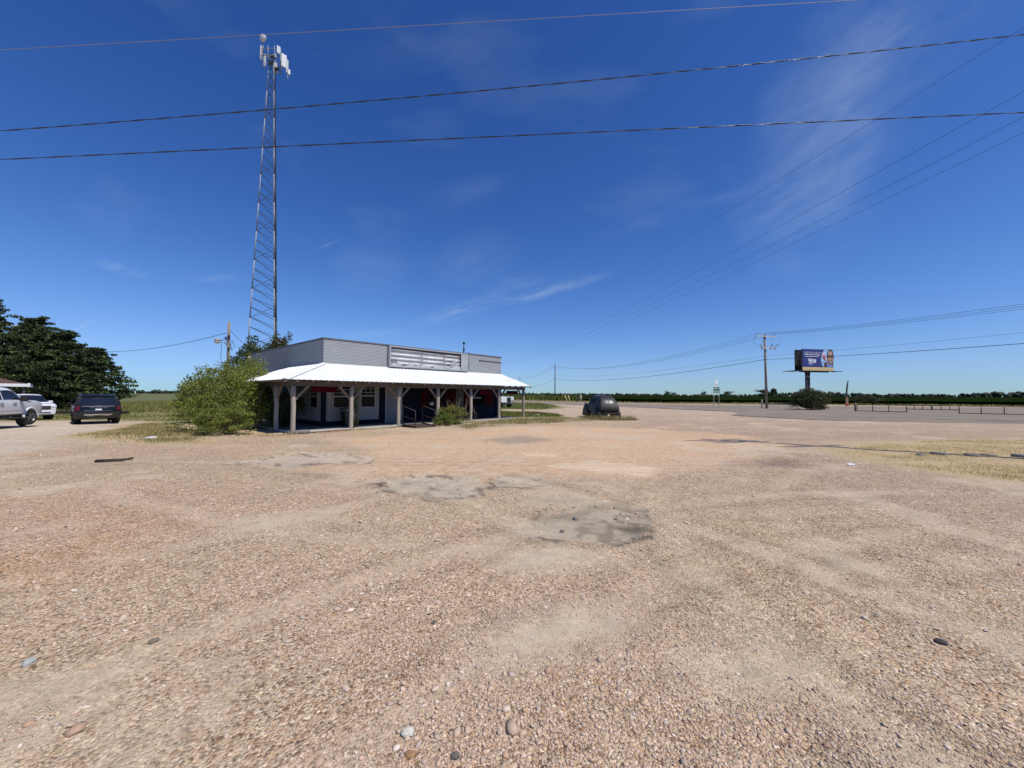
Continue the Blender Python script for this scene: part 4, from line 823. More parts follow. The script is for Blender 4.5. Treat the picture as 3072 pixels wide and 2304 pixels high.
def wheel(parent, x, y, r, w, rimmat=m_rim, spokes=6, steer=0.):
    t = empty('wheel', (x, y, r)); t.parent = parent; t.rotation_euler = (0, 0, steer); sg = 1 if y > 0 else -1
    mb = MB(); mb.lathe([(r * .62, -w / 2), (r * .9, -w / 2), (r * .98, -w * .38), (r, -w * .2), (r, w * .2), (r * .98, w * .38), (r * .9, w / 2), (r * .62, w / 2)], 28, 'y'); ty = mb.build('tyre', m_tyre, t)
    mb = MB(); ro = sg * w * .38; mb.lathe([(0, ro * .5), (r * .6, ro * .35), (r * .62, ro * 1.1), (r * .66, ro * 1.25)], 24, 'y'); mb.lathe([(0, ro * 1.25), (r * .13, ro * 1.25), (r * .15, ro * .9)], 12, 'y')
    for k in range(spokes):
        a = 2 * math.pi * k / spokes; mb.bar((r * .1 * math.cos(a), ro * 1.08, r * .1 * math.sin(a)), (r * .6 * math.cos(a), ro * 1.0, r * .6 * math.sin(a)), r * .15, .03, up=(0, 1, 0))
    mb.build('rim', rimmat, t)
    mb = MB(); mb.lathe([(0, -sg * .02), (r * 1.14, -sg * .02), (r * 1.14, -sg * .10)], 24, 'y', (x, y - sg * .10, r)); mb.build('wheel_well', m_well, parent)
def arch(parent, x, y, r, mat, wz, a0=-.05, a1=math.pi + .05, th=.05, prot=.02):
    mb = MB(); pts = [(x + (r * 1.13) * math.cos(a0 + (a1 - a0) * k / 18), y, wz + (r * 1.13) * math.sin(a0 + (a1 - a0) * k / 18)) for k in range(19)]; mb.tube(pts, th, 6); mb.build('wheel_arch', mat, parent)
def mirror(parent, p, mat, sg, d=(.10, .2, .16)):
    mb = MB(); mb.box((p[0], p[1] + sg * .16, p[2] + .05), d); mb.bar((p[0], p[1], p[2]), (p[0], p[1] + sg * .1, p[2] + .02), .05); o = mb.build('door_mirror', mat, parent); bv = o.modifiers.new('b', 'BEVEL'); bv.width = .025; bv.segments = 2; return o
def heading(dx, dy): return math.atan2(dy, dx)

# black SUV seen from behind
def rows(x, hw, zs, ws, xo=None):
    xo = xo or [0] * 8; return [(x + xo[i], hw * ws[i], zs[i]) for i in range(8)]
WS = [0, .80, .95, 1., .985, .83, .62, 0]; ZB_ = [.34, .30, .42, .80, 1.10, 1.63, 1.72, 1.755]
def suv_ctrl(L_, hw, zs, wsl, rear, hood, front_round=.92):
    z = zs; h1, h2 = hood
    hoodz = lambda a, b_: [z[0], z[1], z[2], z[3], a, a + (b_ - a) * .6, b_ - .01, b_]
    wh = [0, .80, .95, 1., .985, .90, .6, 0]
    return [rows(0, hw * .955, z, wsl, rear), rows(.14, hw * .99, z, wsl, [a * .8 for a in rear]), rows(1.2, hw, [z[0], z[1], z[2], z[3], z[4], z[5] + .015, z[6] + .02, z[7] + .02], wsl), rows(2.2, hw, [z[0], z[1], z[2], z[3], z[4], z[5] + .02, z[6] + .025, z[7] + .025], wsl), rows(L_ * .605, hw, z, wsl), rows(L_ * .76, hw, hoodz(z[4] + .01, h1), wh), rows(L_ * .88, hw * .99, hoodz(z[4] - .02, (h1 + h2) / 2), wh), rows(L_ * .97, hw * .95, hoodz(h2 - .1, h2), wh), rows(L_, hw * .86, hoodz(h2 - .16, h2 - .05), wh)]
sv = empty('black_suv', G(-24.75, 23.25), heading(-.765, .644), 'black SUV parked in the gravel drive, seen from behind', 'car')
m_bp = P('black car paint', (.006, .0065, .008), .25, spec=.25, coat=.15); m_bcl = P('black cladding', (.014, .014, .014), .6)
sh = Shell(suv_ctrl(5.0, .99, ZB_, WS, [.2, .16, .03, 0, .07, .30, .40, .44], (1.16, 1.08)), (.10, .12)); WH = [(1.02, .37), (3.92, .37)]
sh.body('body', m_bp, sv, WH, .37)
for wx, _ in WH:
    for sg in (1, -1): wheel(sv, wx, sg * .86, .37, .24); arch(sv, wx, sg * .96, .37, m_bcl, .37)
sh.cpanel('rear_window', m_cg, sv, 'rear', 4.08, 5.05, -.86, .86, .012, inset=.02)
sh.cpanel('spoiler', m_bp, sv, 'rear', 5.1, 6.0, -.9, .9, .07, inset=.1)
for a, b_ in ((-.99, -.80), (.80, .99)): sh.cpanel('tail_lamp', m_tail, sv, 'rear', 3.12, 3.92, a, b_, .015)
sh.cpanel('chrome_strip', m_chrome, sv, 'rear', 3.02, 3.08, -.62, .62, .02, nr=1); sh.cpanel('tailgate_crease', P('grey reflector trim', (.20, .21, .23), .25, metal=.6), sv, 'rear', 3.86, 3.98, -.72, .72, .012, nr=1)
sh.cpanel('number_plate', P('plate white', (.78, .78, .76), .5), sv, 'rear', 3.18, 3.45, -.14, .14, .03, nt_=2, nr=1)
sh.cpanel('bumper', m_bcl, sv, 'rear', 1.6, 2.85, -.98, .98, .05); sh.cpanel('skid_plate', m_chrome, sv, 'rear', 2.38, 2.52, -.62, .62, .075, nr=2); sh.cpanel('skid_plate', m_chrome, sv, 'rear', 2.28, 2.32, -.5, -.2, .07, nr=1); sh.cpanel('skid_plate', m_chrome, sv, 'rear', 2.28, 2.32, .2, .5, .07, nr=1); sh.cpanel('lower_lip', m_chrome, sv, 'rear', 1.62, 1.68, -.42, .42, .06, nr=1)
def cap_text(txt, size, x, z, mat, parent, name='lettering', y=0., rot=-math.pi / 2):
    me = text_mesh(txt, size); o = link(name, me, parent, mat); o.location = (x, y, z); o.rotation_euler = (math.pi / 2, 0, rot); return o
cap_text('T E L L U R I D E', .105, -.145, .985, m_chrome, sv); cap_text('KIA', .12, -.13, 1.075, m_chrome, sv, 'badge')
for u0, u1 in ((.75, 1.75), (1.85, 2.75), (2.83, 3.75)): sh.panel('side_window', m_cg, sv, u0, u1, 4.1, 4.86, skew2=0.)
sh.panel('windscreen', m_cg, sv, 4.12, 4.9, 5.1, 7., nr=6)
for sg in (1, -1):
    mirror(sv, (3.45, sg * .92, 1.12), m_bp, sg); mb = MB(); mb.tube([(.9, sg * .70, 1.76), (1.1, sg * .70, 1.80), (2.9, sg * .70, 1.80), (3.05, sg * .7, 1.75)], .02, 6); mb.build('roof_rail', m_chrome, sv)
    sh.panel('sill_trim', m_bcl, sv, 1.2, 4.6, 1.4, 2.2, (sg,), .012)
# white SUV seen from the front
ws_ = empty('white_suv', G(-39.3, 30.2), heading(.93, -.37), 'white SUV parked behind the pickup, its grille facing right', 'car')
m_wp = P('white car paint', (.74, .75, .76), .2, spec=.5, coat=.5, var=.02)
ZW = [.42, .40, .55, .95, 1.24, 1.78, 1.87, 1.90]; sh2 = Shell(suv_ctrl(5.2, 1.0, ZW, WS, [.2, .16, .03, 0, .07, .25, .34, .38], (1.30, 1.20)), (.08, .13)); WH2 = [(1.05, .4), (4.2, .4)]
sh2.body('body', m_wp, ws_, WH2, .4)
for wx, _ in WH2:
    for sg in (1, -1): wheel(ws_, wx, sg * .86, .4, .26); arch(ws_, wx, sg * .965, .4, m_wp, .4)
sh2.cpanel('grille', P('dark grille', (.05, .052, .056), .35, metal=.3), ws_, 'front', 2.62, 4.5, -.68, .68, .02)
for k in range(4): r = 2.85 + k * .38; sh2.cpanel('grille_bar', m_chrome, ws_, 'front', r, r + .09, -.64, .64, .03, nr=1)
mb = MB(); mb.lathe([(0, .05), (.085, .04), (.09, 0)], 14, 'x', (5.34, 0, .95)); mb.build('badge', m_chrome, ws_)
for a, b_ in ((-.99, -.70), (.70, .99)): sh2.cpanel('headlamp', m_lamp, ws_, 'front', 2.9, 4.4, a, b_, .012)
sh2.cpanel('bumper', m_wp, ws_, 'front', 1.6, 2.55, -1., 1., .07); sh2.cpanel('lower_intake', m_bcl, ws_, 'front', 1.95, 2.2, -.68, .68, .085, nr=2); sh2.cpanel('lower_lip', P('grey lip', (.2, .2, .2), .6), ws_, 'front', 1.2, 1.55, -.9, .9, .04)
sh2.panel('windscreen', m_cg, ws_, 4.12, 4.88, 5.05, 7., nr=6)
for u0, u1 in ((.75, 1.75), (1.85, 2.75), (2.83, 3.75)): sh2.panel('side_window', m_cg, ws_, u0, u1, 4.1, 4.86)
for sg in (1, -1): mirror(ws_, (3.6, sg * .95, 1.28), m_wp, sg, (.12, .22, .2)); mb = MB(); mb.tube([(.9, sg * .72, 1.90), (1.1, sg * .72, 1.95), (2.8, sg * .72, 1.95), (3.0, sg * .72, 1.9)], .02, 6); mb.build('roof_rail', m_dark, ws_)
# silver-white pickup, rear and right side towards the camera
m_sp = P('silver white paint', (.70, .71, .73), .26, metal=.08, spec=.5, coat=.5)
pk_h = Vector((-.40, .916)); pk = empty('pickup_truck', G(-24.17, 15.5), heading(pk_h.x, pk_h.y), 'silver-white pickup truck at the left edge, cut off by the frame', 'truck')
ZP = [.55, .50, .62, 1.0, 1.30, 1.80, 1.90, 1.93]; WSP = [0, .78, .95, 1., .985, .82, .62, 0]
bedz = [.55, .50, .62, 1.0, 1.30, 1.345, 1.34, 1.33]; wbed = [0, .78, .95, 1., .985, .93, .6, 0]; hz = lambda a, b_: [.55, .50, .62, 1.0, a, a + (b_ - a) * .6, b_ - .01, b_]
ctrl = [rows(0, .97, bedz, wbed), rows(.1, 1.0, bedz, wbed), rows(1.0, 1.01, bedz, wbed), rows(1.82, 1.01, bedz, wbed), rows(2.0, 1.01, ZP, WSP), rows(3.0, 1.01, [.55, .5, .62, 1., 1.3, 1.82, 1.93, 1.96], WSP), rows(3.75, 1.01, ZP, WSP), rows(4.55, 1.01, hz(1.27, 1.33), wbed), rows(5.2, 1.0, hz(1.22, 1.30), wbed), rows(5.7, .96, hz(1.12, 1.22), wbed), rows(5.82, .9, hz(1.05, 1.15), wbed)]
sh3 = Shell(ctrl, (.03, .08)); WH3 = [(1.1, .42), (4.85, .42)]
sh3.body('body', m_sp, pk, WH3, .42, 90, 30)
for wx, _ in WH3:
    for sg in (1, -1): wheel(pk, wx, sg * .88, .42, .27, m_rim, 6, -.12 if wx > 3 else 0); arch(pk, wx, sg * .985, .42, m_sp, .42, th=.06)
for u0, u1, k0, k1 in ((4.12, 4.95, 0, 0), (5.05, 6.75, 0, -.62)): sh3.panel('side_window', m_cg, pk, u0, u1, 4.1, 4.88, skew=k0, skew2=k1)
sh3.panel('windscreen', m_cg, pk, 6.1, 6.9, 5.05, 7., nr=6); sh3.panel('rear_screen', m_cg, pk, 3.2, 3.85, 5.1, 7., nr=6)
for sg in (1, -1):
    mirror(pk, (4.05, sg * 1.0, 1.32), m_bcl, sg, (.14, .24, .26)); sh3.panel('side_moulding', m_wp, pk, 4.1, 6.9, 2.55, 2.68, (sg,), .014); sh3.panel('sill', m_bcl, pk, 4., 7.1, 1.2, 1.95, (sg,), .01)
    for u in (4.85, 5.9): mb = MB(); p = sh3.side(u, 3.55, sg, .03); mb.box(p, (.22, .03, .04)); mb.build('door_handle', m_chrome, pk)
    for u in (4.02, 5.0, 6.85): sh3.panel('door_seam', m_well, pk, u, u + .012, 2., 4.02, (sg,), .004, nu=1, nr=8)
    sh3.panel('fender_vent', m_bcl, pk, 7.05, 7.4, 3.75, 3.9, (sg,), .012, nu=4, nr=1); mb = MB(); mb.tube([(2.1, sg * .98, .42), (4.3, sg * .98, .42)], .045, 8); mb.build('running_board', m_bcl, pk)
for a, b_ in ((-.99, -.72), (.72, .99)): sh3.cpanel('headlamp', m_lamp, pk, 'front', 3.3, 4.5, a, b_, .012)
sh3.cpanel('grille', m_bcl, pk, 'front', 3., 4.7, -.68, .68, .012); sh3.cpanel('bumper', m_chrome, pk, 'front', 1.8, 2.9, -1, 1, .08)
# derelict 1940s sedan, seen from the rear left
oc_h = Vector((-.10, .995)); oc = empty('old_sedan', G(6.62, 26.25), heading(oc_h.x, oc_h.y), 'derelict black 1940s sedan sunk in dry grass on the lot', 'car'); oc.scale = (.93, .86, 1.2); oc.location.z = -.10
m_old = P('faded black primer', (.011, .0105, .0105), .6, var=.35, vscale=2.5, bump=.15, bscale=14, dirt=(.034, .024, .021, .5), dscale=2.2); m_roofold = P('black roof painted sheen', (.05, .048, .045), .4, var=.3, vscale=3)
ZO = [.42, .36, .44, .72, .96, 1.26, 1.42, 1.47]; WO = [0, .62, .78, .84, .78, .64, .43, 0]
ho = lambda a, b_, m_: [.42, .38, .46, .68, a, a + (b_ - a) * .6, b_ - .015, b_]
def wmul(k): return [w * k for w in WO]
ctrl = [[(.30, 0, .42), (.27, .50, .40), (.10, .62, .46), (.0, .70, .66), (.12, .62, .93), (.42, .50, 1.22), (.72, .34, 1.36), (.82, 0, 1.395)],
        [(.45, 0, .42), (.40, .58, .38), (.28, .76, .44), (.22, .85, .70), (.32, .74, .96), (.62, .60, 1.28), (.90, .41, 1.42), (1.0, 0, 1.455)],
        rows(1.25, .98, ZO, WO), rows(1.9, 1.0, ZO, WO), rows(2.45, .98, [.42, .36, .44, .72, .96, 1.25, 1.40, 1.445], WO),
        rows(2.95, .9, ho(.96, 1.03, 0), [0, .62, .80, .90, .84, .70, .42, 0]), rows(3.5, .72, ho(.94, 1.01, 0), [0, .62, .80, .86, .80, .62, .4, 0]), rows(4.05, .52, ho(.88, .96, 0), [0, .6, .8, .86, .8, .62, .4, 0]), rows(4.3, .36, ho(.75, .86, 0), [0, .6, .8, .86, .8, .62, .4, 0])]
sh4 = Shell(ctrl, (.10, .06)); sh4.body('body', m_old, oc, [(.98, .30), (3.6, .30)], .2, 70, 32)
sh4.panel('roof_sheen', m_roofold, oc, 1.2, 4.0, 5.6, 7., (1, -1), .006, nr=6)  # lighter skin over the roof: its sheen is painted into the colour
def fender(x0, x1, y, z0, zt, hw, name, lx=.5):
    mb = MB(); mb.smooth = True; nu, nv = 16, 10; vs = []
    for i in range(nu + 1):
        t = i / nu; a = math.pi * t; zz = z0 + (zt - z0) * (math.sin(a) ** .55 if 0 < t < 1 else 0); x = x0 + (x1 - x0) * t; w = hw * (.45 + .55 * math.sin(a) ** .6 if 0 < t < 1 else .45)
        for j in range(nv + 1): b_ = math.pi * (j / nv) ; vs.append((x, y + w * math.cos(b_) * (1.), z0 - .02 + max(0, (zz - z0)) * (math.sin(b_) ** .6 if 0 < j < nv else 0)))
    mb.add(vs, [(i * (nv + 1) + j, i * (nv + 1) + j + 1, (i + 1) * (nv + 1) + j + 1, (i + 1) * (nv + 1) + j) for i in range(nu) for j in range(nv)]); o = mb.build(name, m_old, oc); sm = o.modifiers.new('s', 'SOLIDIFY'); sm.thickness = .012; return o
for sg in (1, -1):
    fender(-.02, 1.66, sg * .78, .20, .88, .26, 'rear_fender'); fender(2.6, 4.42, sg * .72, .20, .96, .25, 'front_fender')
    for wx in (.98, 3.62): wheel(oc, wx, sg * .72, .29, .16, m_dark, 5)
    mb = MB(); mb.b2((1.5, sg * .74 - .1, .30), (2.9, sg * .74 + .1, .34)); mb.build('running_board', m_old, oc)
    mb = MB(); mb.lathe([(0, .12), (.09, .10), (.12, .0), (.08, -.14), (0, -.2)], 12, 'x', (4.12, sg * .62, .86)); mb.build('headlamp', m_old, oc)
    for u0, u1 in ((2.0, 2.75), (2.95, 3.75)): sh4.panel('side_window', m_well, oc, u0, u1, 4.12, 4.85, (sg,), .008)
m_ocw = P('dusty glass', (.09, .092, .095), .35, var=.35, vscale=6)
for a, b_ in ((-.58, -.05), (.05, .58)): sh4.cpanel('rear_window', m_ocw, oc, 'rear', 4.25, 4.78, a, b_, .012)
sh4.cpanel('window_divider', m_old, oc, 'rear', 4.2, 4.82, -.04, .04, .02, nt_=2); sh4.cpanel('boot_lid', m_old, oc, 'rear', 2.55, 4.1, -.78, .78, .016); sh4.cpanel('boot_handle', m_dark, oc, 'rear', 3.25, 3.6, -.05, .05, .05, nt_=2); 
sh4.panel('windscreen', m_ocw, oc, 4.15, 4.85, 5.05, 7., nr=6)
mb = MB(); mb.tube([(-.10, -.72, .44), (-.18, -.5, .43), (-.2, 0, .43), (-.18, .5, .43), (-.10, .72, .44)], .03, 8); mb.build('rear_bumper', m_old, oc); mb = MB(); mb.bar((-.02, -.72, .46), (-.08, -.86, .40), .12, .08); mb.build('bent_bracket', m_rust, oc)
mb = MB(); mb.box(sh4.cap('rear', 3.85, -.88, .02), (.04, .05, .07)); mb.build('tail_lamp', m_lamp, oc)
mb = MB(); mb.tube([(-.25, -.55, .05), (-.15, -.3, .17), (-.1, -.05, .13), (-.22, .22, .16)], .03, 6); mb.build('fallen_strip', P('pale bent strip', (.5, .48, .42), .7), oc)
# white service truck behind the store
st = empty('service_truck', (-.62, 48.6, 0), heading(-.45, .89), 'white service truck parked behind the right end of the store', 'truck')
m_tw = P('white fleet paint', (.72, .73, .73), .35, var=.05)
mb = MB(); mb.b2((.0, -.95, .62), (2.6, .95, 1.38)); o = mb.build('utility_body', m_tw, st); bv = o.modifiers.new('b', 'BEVEL'); bv.width = .04; bv.segments = 2
mb = MB(); mb.b2((2.65, -.9, .55), (4.2, .9, 1.20)); mb.b2((2.65, -.82, 1.18), (3.6, .82, 1.42)); o = mb.build('cab', m_tw, st); bv = o.modifiers.new('b', 'BEVEL'); bv.width = .08; bv.segments = 3
for y0, y1 in ((-.55, .0),): mb = MB(); mb.b2((-.02, y0, .68), (-.005, y1, 1.32)); mb.build('dark_door', m_black, st)
mb = MB(); mb.b2((-.03, -.93, .66), (-.006, -.62, .98)); mb.build('lamp_panel', P('lamp cluster', (.25, .25, .23), .4, var=.6, vscale=14), st)
mb = MB(); mb.b2((-.03, .08, .7), (-.006, .85, 1.3)); mb.build('rear_hatch', m_tw, st); mb = MB(); mb.b2((-.25, -.9, .48), (-.01, .9, .58)); mb.build('step_bumper', m_dark, st)
mb = MB(); mb.b2((.0, -.5, .4), (4., .5, .62)); mb.build('chassis', m_dark, st)
for x0 in (.15, .95, 1.75): mb = MB(); mb.b2((x0, -.965, .7), (x0 + .7, -.952, 1.3)); d_ = mb.build('locker_door', m_tw, st); mb = MB(); mb.box((x0 + .6, -.975, 1.), (.08, .02, .04)); mb.build('handle', m_dark, d_)
for wx in (.9, 3.5):
    for sg in (1, -1): wheel(st, wx, sg * .8, .38, .24, m_tw, 6)
# ---------------------------------------------------------------- cell tower
m_galv = P('galvanised steel', (.27, .29, .32), .65, metal=.15, var=.15, vscale=2); m_galvd = P('dark brace steel', (.06, .07, .09), .7, metal=.1, var=.15); m_white = P('antenna white', (.62, .63, .63), .4)
TZ = 49.6; tw = empty('cell_tower', (-35.0, 55.0, 0), 0, 'tall grey three-legged lattice cell tower with antennas on top', 'tower')
rv = Vector((-.537, .843, 0)); ev = Vector((.843, .537, 0)); rv = (rv + ev * .07).normalized(); ev = Vector((rv.y, -rv.x, 0))
def leg(i, z):
    t = z / TZ; s = 4.35 * (1 - t) + .72 * t
    c = Vector((-.0, .0, z)) - ev * (0.0)
    # legs lean so that the right pair stays nearly plumb
    if i == 0: return c - ev * (s * .577)
    return c + ev * (s * .289) + rv * (s * .5 * (-1 if i == 1 else 1))
NS = 12
for i in range(3):
    for k in range(NS):
        z0, z1 = TZ * k / NS, TZ * (k + 1) / NS; mb = MB(); r = .092 - .045 * k / NS; mb.tube([leg(i, z0 + .04), leg(i, z1 - .04)], r, 8); mb.build('leg_section', m_galv, tw)
        mb = MB(); p = leg(i, z1); mb.tube([p - Vector((0, 0, .05)), p + Vector((0, 0, .05))], r * 1.75, 8); mb.build('flange', m_galvd, tw)
NB = 36; zz = [TZ * k / NB for k in range(NB + 1)]
for i, j in ((0, 1), (0, 2), (1, 2)):
    for k in range(NB):
        mb = MB(); mb.bar(leg(i, zz[k + 1]), leg(j, zz[k]), .085 - .03 * k / NB, .06); mb.build('brace', m_galvd, tw)
        if k % 3 == 0 or k > 30: mb = MB(); mb.bar(leg(i, zz[k]), leg(j, zz[k + 1]), .04, .03); mb.build('brace', m_galvd, tw)
lc = MB(); lc.tube([(leg(2, z) + ev * .12) for z in zz[::2]], .05, 6); lc.build('cable_run', m_black, tw); lc = MB(); lc.tube([(leg(2, z) + ev * .02 - rv * .14) for z in zz[::2]], .035, 6); lc.build('cable_run', m_black, tw)
for a in (0.5, 2.6, 4.7):
    d = Vector((math.cos(a), math.sin(a), 0)); s_ = Vector((-d.y, d.x, 0)); c = Vector((0, 0, TZ + .3)); mb = MB()
    mb.tube([c, c + d * 1.0], .05, 6); mb.tube([c + d * 1.0 - s_ * 1.0, c + d * 1.0 + s_ * 1.0], .05, 6); mb.tube([c + Vector((0, 0, 1.0)), c + d * 1.0 + Vector((0, 0, 1.0))], .04, 6); mb.tube([c + d * 1.0 - s_ * 1.0 + Vector((0, 0, 1.0)), c + d * 1.0 + s_ * 1.0 + Vector((0, 0, 1.0))], .04, 6)
    for t in (-.95, 0, .95): q = c + d * 1.05 + s_ * t; mb.tube([q - Vector((0, 0, .8)), q + Vector((0, 0, 1.4))], .04, 6)
    mb.build('antenna_mount', m_galv, tw)
def panel_ant(x, z, w, h_, yaw, dy=0.):
    mb = MB(); mb.b2((-w / 2, -.09, -h_ / 2), (w / 2, .09, h_ / 2)); o = mb.build('panel_antenna', m_white, tw); p = ev * x + Vector((0, 0, z)) + rv * dy; o.location = p; o.rotation_euler = (0, 0, yaw); bv = o.modifiers.new('b', 'BEVEL'); bv.width = .05; bv.segments = 2
# local x = across the view
yv = math.atan2(ev.y, ev.x)
panel_ant(-1.35, TZ + .75, .34, 2.0, yv + 1.0, -.3); panel_ant(.75, TZ + 2.0, .5, 1.1, yv + .45, -.4); panel_ant(1.45, TZ + .6, .7, 1.9, yv + .35, -.5); panel_ant(1.85, TZ + .4, .36, 2.0, yv + .9, .1); panel_ant(2.1, TZ - .45, .34, .75, yv + .3, 0); panel_ant(-1.0, TZ + .5, .3, 1.7, yv - .6, .6)
mb = MB(); mb.lathe([(0, -.2), (.24, -.18), (.47, -.07), (.49, .03), (.47, .08), (0, .09)], 24, 'x'); o = mb.build('dish', m_white, tw); o.location = ev * -1.15 - rv * .6 + Vector((0, 0, TZ + 2.75)); o.rotation_euler = (0, .25, math.atan2(-rv.y, -rv.x) - .65)
mb = MB(); mb.tube([ev * -1.1 - rv * .4 + Vector((0, 0, TZ + .2)), ev * -1.1 - rv * .4 + Vector((0, 0, TZ + 2.8))], .05, 6); mb.build('dish_mast', m_galv, tw)
rj = random.Random(2)
for k in range(10):
    mb = MB(); mb.box(ev * rj.uniform(-.5, .6) + rv * rj.uniform(-.5, .5) + Vector((0, 0, TZ + rj.uniform(-.7, 1.2))), (rj.uniform(.2, .4), rj.uniform(.2, .35), rj.uniform(.3, .6))); mb.build('radio_unit', rj.choice([m_galvd, m_dark, m_white]), tw)
for x, z in ((-.9, -.8), (1.0, -1.0), (1.95, -1.4)): mb = MB(); mb.tube([ev * x + Vector((0, 0, TZ + z - .5)), ev * x + Vector((0, 0, TZ + z + .5))], .04, 6); mb.build('whip', m_galv, tw)

# ---------------------------------------------------------------- wires
def sag(p0, p1, s, k=24): p0 = Vector(p0); p1 = Vector(p1); return [p0.lerp(p1, i / k) - Vector((0, 0, 4 * s * (i / k) * (1 - i / k))) for i in range(k + 1)]
m_wire = P('wire', (.03, .03, .035), .6); m_alu = P('aluminium wire', (.30, .29, .30), .5, metal=.3); m_cab = P('cable sheath', (.012, .012, .016), .3); m_strand = P('bare strand', (.16, .16, .17), .4, metal=.4)
def wire(pts, r, label, mat=m_wire, group=None, n=5, name='overhead_wire'):
    mb = MB(); mb.tube(pts, r, n); o = mb.build(name, mat); return tag(o, label, 'wire', group)
def bundle(p0, p1, s, r, pitch, label):
    ln = (Vector(p1) - Vector(p0)).length; k = int(ln / pitch * 8); c = sag(p0, p1, s, k); root = empty('overhead_cable', (0, 0, 0), 0, label, 'wire'); mb = MB(); mb.tube(c, r * .55, 6); mb.build('messenger', m_strand, root)
    for ph in (0, math.pi):
        pts = []
        for i, p in enumerate(c): a = 2 * math.pi * i / 8 + ph; pts.append(p + Vector((0, math.cos(a) * r, math.sin(a) * r)))
        mb = MB(); mb.tube(pts, r * .72, 5); mb.build('conductor', m_cab, root)
def lin(z0, z1, x): return z0 + (z1 - z0) * (x + 9.1) / 18.2
Yw = 6.9; XA, XB = -34., 34.
wire(sag((XA, Yw, lin(7.91, 9.08, XA)), (XB, Yw, lin(7.91, 9.08, XB)), -.0), .0045, 'thin pale wire crossing the top of the sky', m_alu)
bundle((XA, Yw, 5.08), (XB, Yw, 11.92), 1.27, .0068, .9, 'thick twisted cable slanting across the sky, the upper of two')
bundle((XA, Yw, 4.56), (XB, Yw, 8.04), -.04, .0068, 1.3, 'thick twisted cable slanting across the sky, the lower of two')

# ---------------------------------------------------------------- utility poles
m_pole = P('pole wood', (.26, .215, .165), .9, var=.3, vscale=4, bump=.5, bscale=20, stretch=(1, 1, .08)); m_poled = P('dark pole wood', (.11, .085, .065), .9, var=.3, vscale=4, stretch=(1, 1, .08)); m_arm = P('bleached crossarm', (.55, .53, .49), .8, var=.15, vscale=6); m_ins = P('insulator', (.30, .31, .33), .4)
def upole(x, y, h_, label, mat=m_pole, r=.15, arms=(), armdir=(1, 0), tilt=(0, 0)):
    root = empty('utility_pole', (x, y, float(gz(x, y))), 0, label, 'pole'); mb = MB(); mb.tube([(0, 0, -.3), (tilt[0] * .5, tilt[1] * .5, h_ * .5), (tilt[0], tilt[1], h_)], r, 10, r1=r * .68); mb.build('pole', mat, root); d = Vector((armdir[0], armdir[1], 0)).normalized(); att = []
    for (z, half, pins) in arms:
        off = d.cross(Vector((0, 0, 1))) * (r + .04); c = Vector((tilt[0], tilt[1], z)) + off; mb = MB(); mb.bar(c - d * half, c + d * half, .1, .12); a = mb.build('crossarm', m_arm, root)
        for t in pins:
            q = c + d * t; mb = MB(); mb.lathe([(0, .30), (.05, .28), (.055, .22), (.035, .18), (.05, .14), (.03, .06), (.02, 0)], 8, 'z', q); mb.build('insulator', m_ins, a); att.append(Vector((x, y, 0)) + q + Vector((0, 0, .3)))
    return root, att
ld = Vector((16.8, -94, 0)).normalized(); la = Vector((-ld.y, ld.x, 0))
p1, A1 = upole(32.66, 49.74, 9.5, 'utility pole with switchgear standing left of the billboard', m_pole, .17, ((9.28, 1.35, (-1.25, 0., 1.25)),), (1, .12), (-.15, 0))
mb = MB()
for t, dy_ in ((-.55, 0), (.55, .1), (1.05, .15)):
    mb.bar((-.1 + t, -.3 + dy_, 7.75), (-.1 + t * 1.5, -.35 + dy_, 8.25), .09); mb.bar((-.1 + t, -.3 + dy_, 7.75), (-.1 + t * 1.1, -.3 + dy_, 7.6), .14)
mb.build('cutout_switch', m_ins, p1); mb = MB(); mb.bar((-.8, -.26, 7.78), (1.15, -.22, 7.78), .1, .12); mb.build('switch_arm', m_arm, p1)
for t in (-1.35, -.4, .6, 1.5):
    pts = [Vector((t * .95 - .1, -.25, 9.3)), Vector((t * 1.25 - .1, -.3, 8.9)), Vector((t * 1.2 - .1, -.3, 8.3)), Vector((t * .6 - .1, -.3, 7.95))]; mb = MB(); mb.tube(pts, .012, 5); mb.build('jumper', m_wire, p1)
p2, A2 = upole(15.93, 143.5, 13.3, 'utility pole far beyond the old sedan, beside the road', m_poled, .2, ((12.0, 1.3, (-1.2, 0., 1.2)),), (1, .15))
p3, A3 = upole(5.3, 260, 14.0, 'distant utility pole just showing above the porch roof end', m_poled, .22, ((12.7, 1.3, (-1.2, 0., 1.2)),), (1, .15))
nx = [Vector((41.5, -3.5, 8.5)) + Vector((t, 0, 0)) for t in (-1.2, 0, 1.2)]
for k in range(3):
    wire(sag(A1[k], nx[k], 1.1), .012, ('left', 'middle', 'right')[k] + ' one of three power wires leaving the billboard-side pole to the right', group='power wires along the road')
    wire(sag(A2[k], A1[k], 2.4), .014, ('left', 'middle', 'right')[k] + ' one of three power wires between the far pole and the billboard-side pole', group='power wires along the road')
    wire(sag(A3[k], A2[k], 1.6), .018, ('left', 'middle', 'right')[k] + ' one of three power wires beyond the far roadside pole', group='power wires along the road')
wire(sag((32.5, 49.6, 6.3), (41.2, -3.5, 5.6), .6), .022, 'thick telephone cable running right from the billboard-side pole'); wire(sag((15.9, 143.3, 7.6), (32.5, 49.6, 6.3), 1.5), .03, 'thick telephone cable sagging between the far pole and the billboard-side pole'); wire(sag((5.3, 260, 8.), (15.9, 143.3, 7.6), 2.), .035, 'telephone cable beyond the far roadside pole')
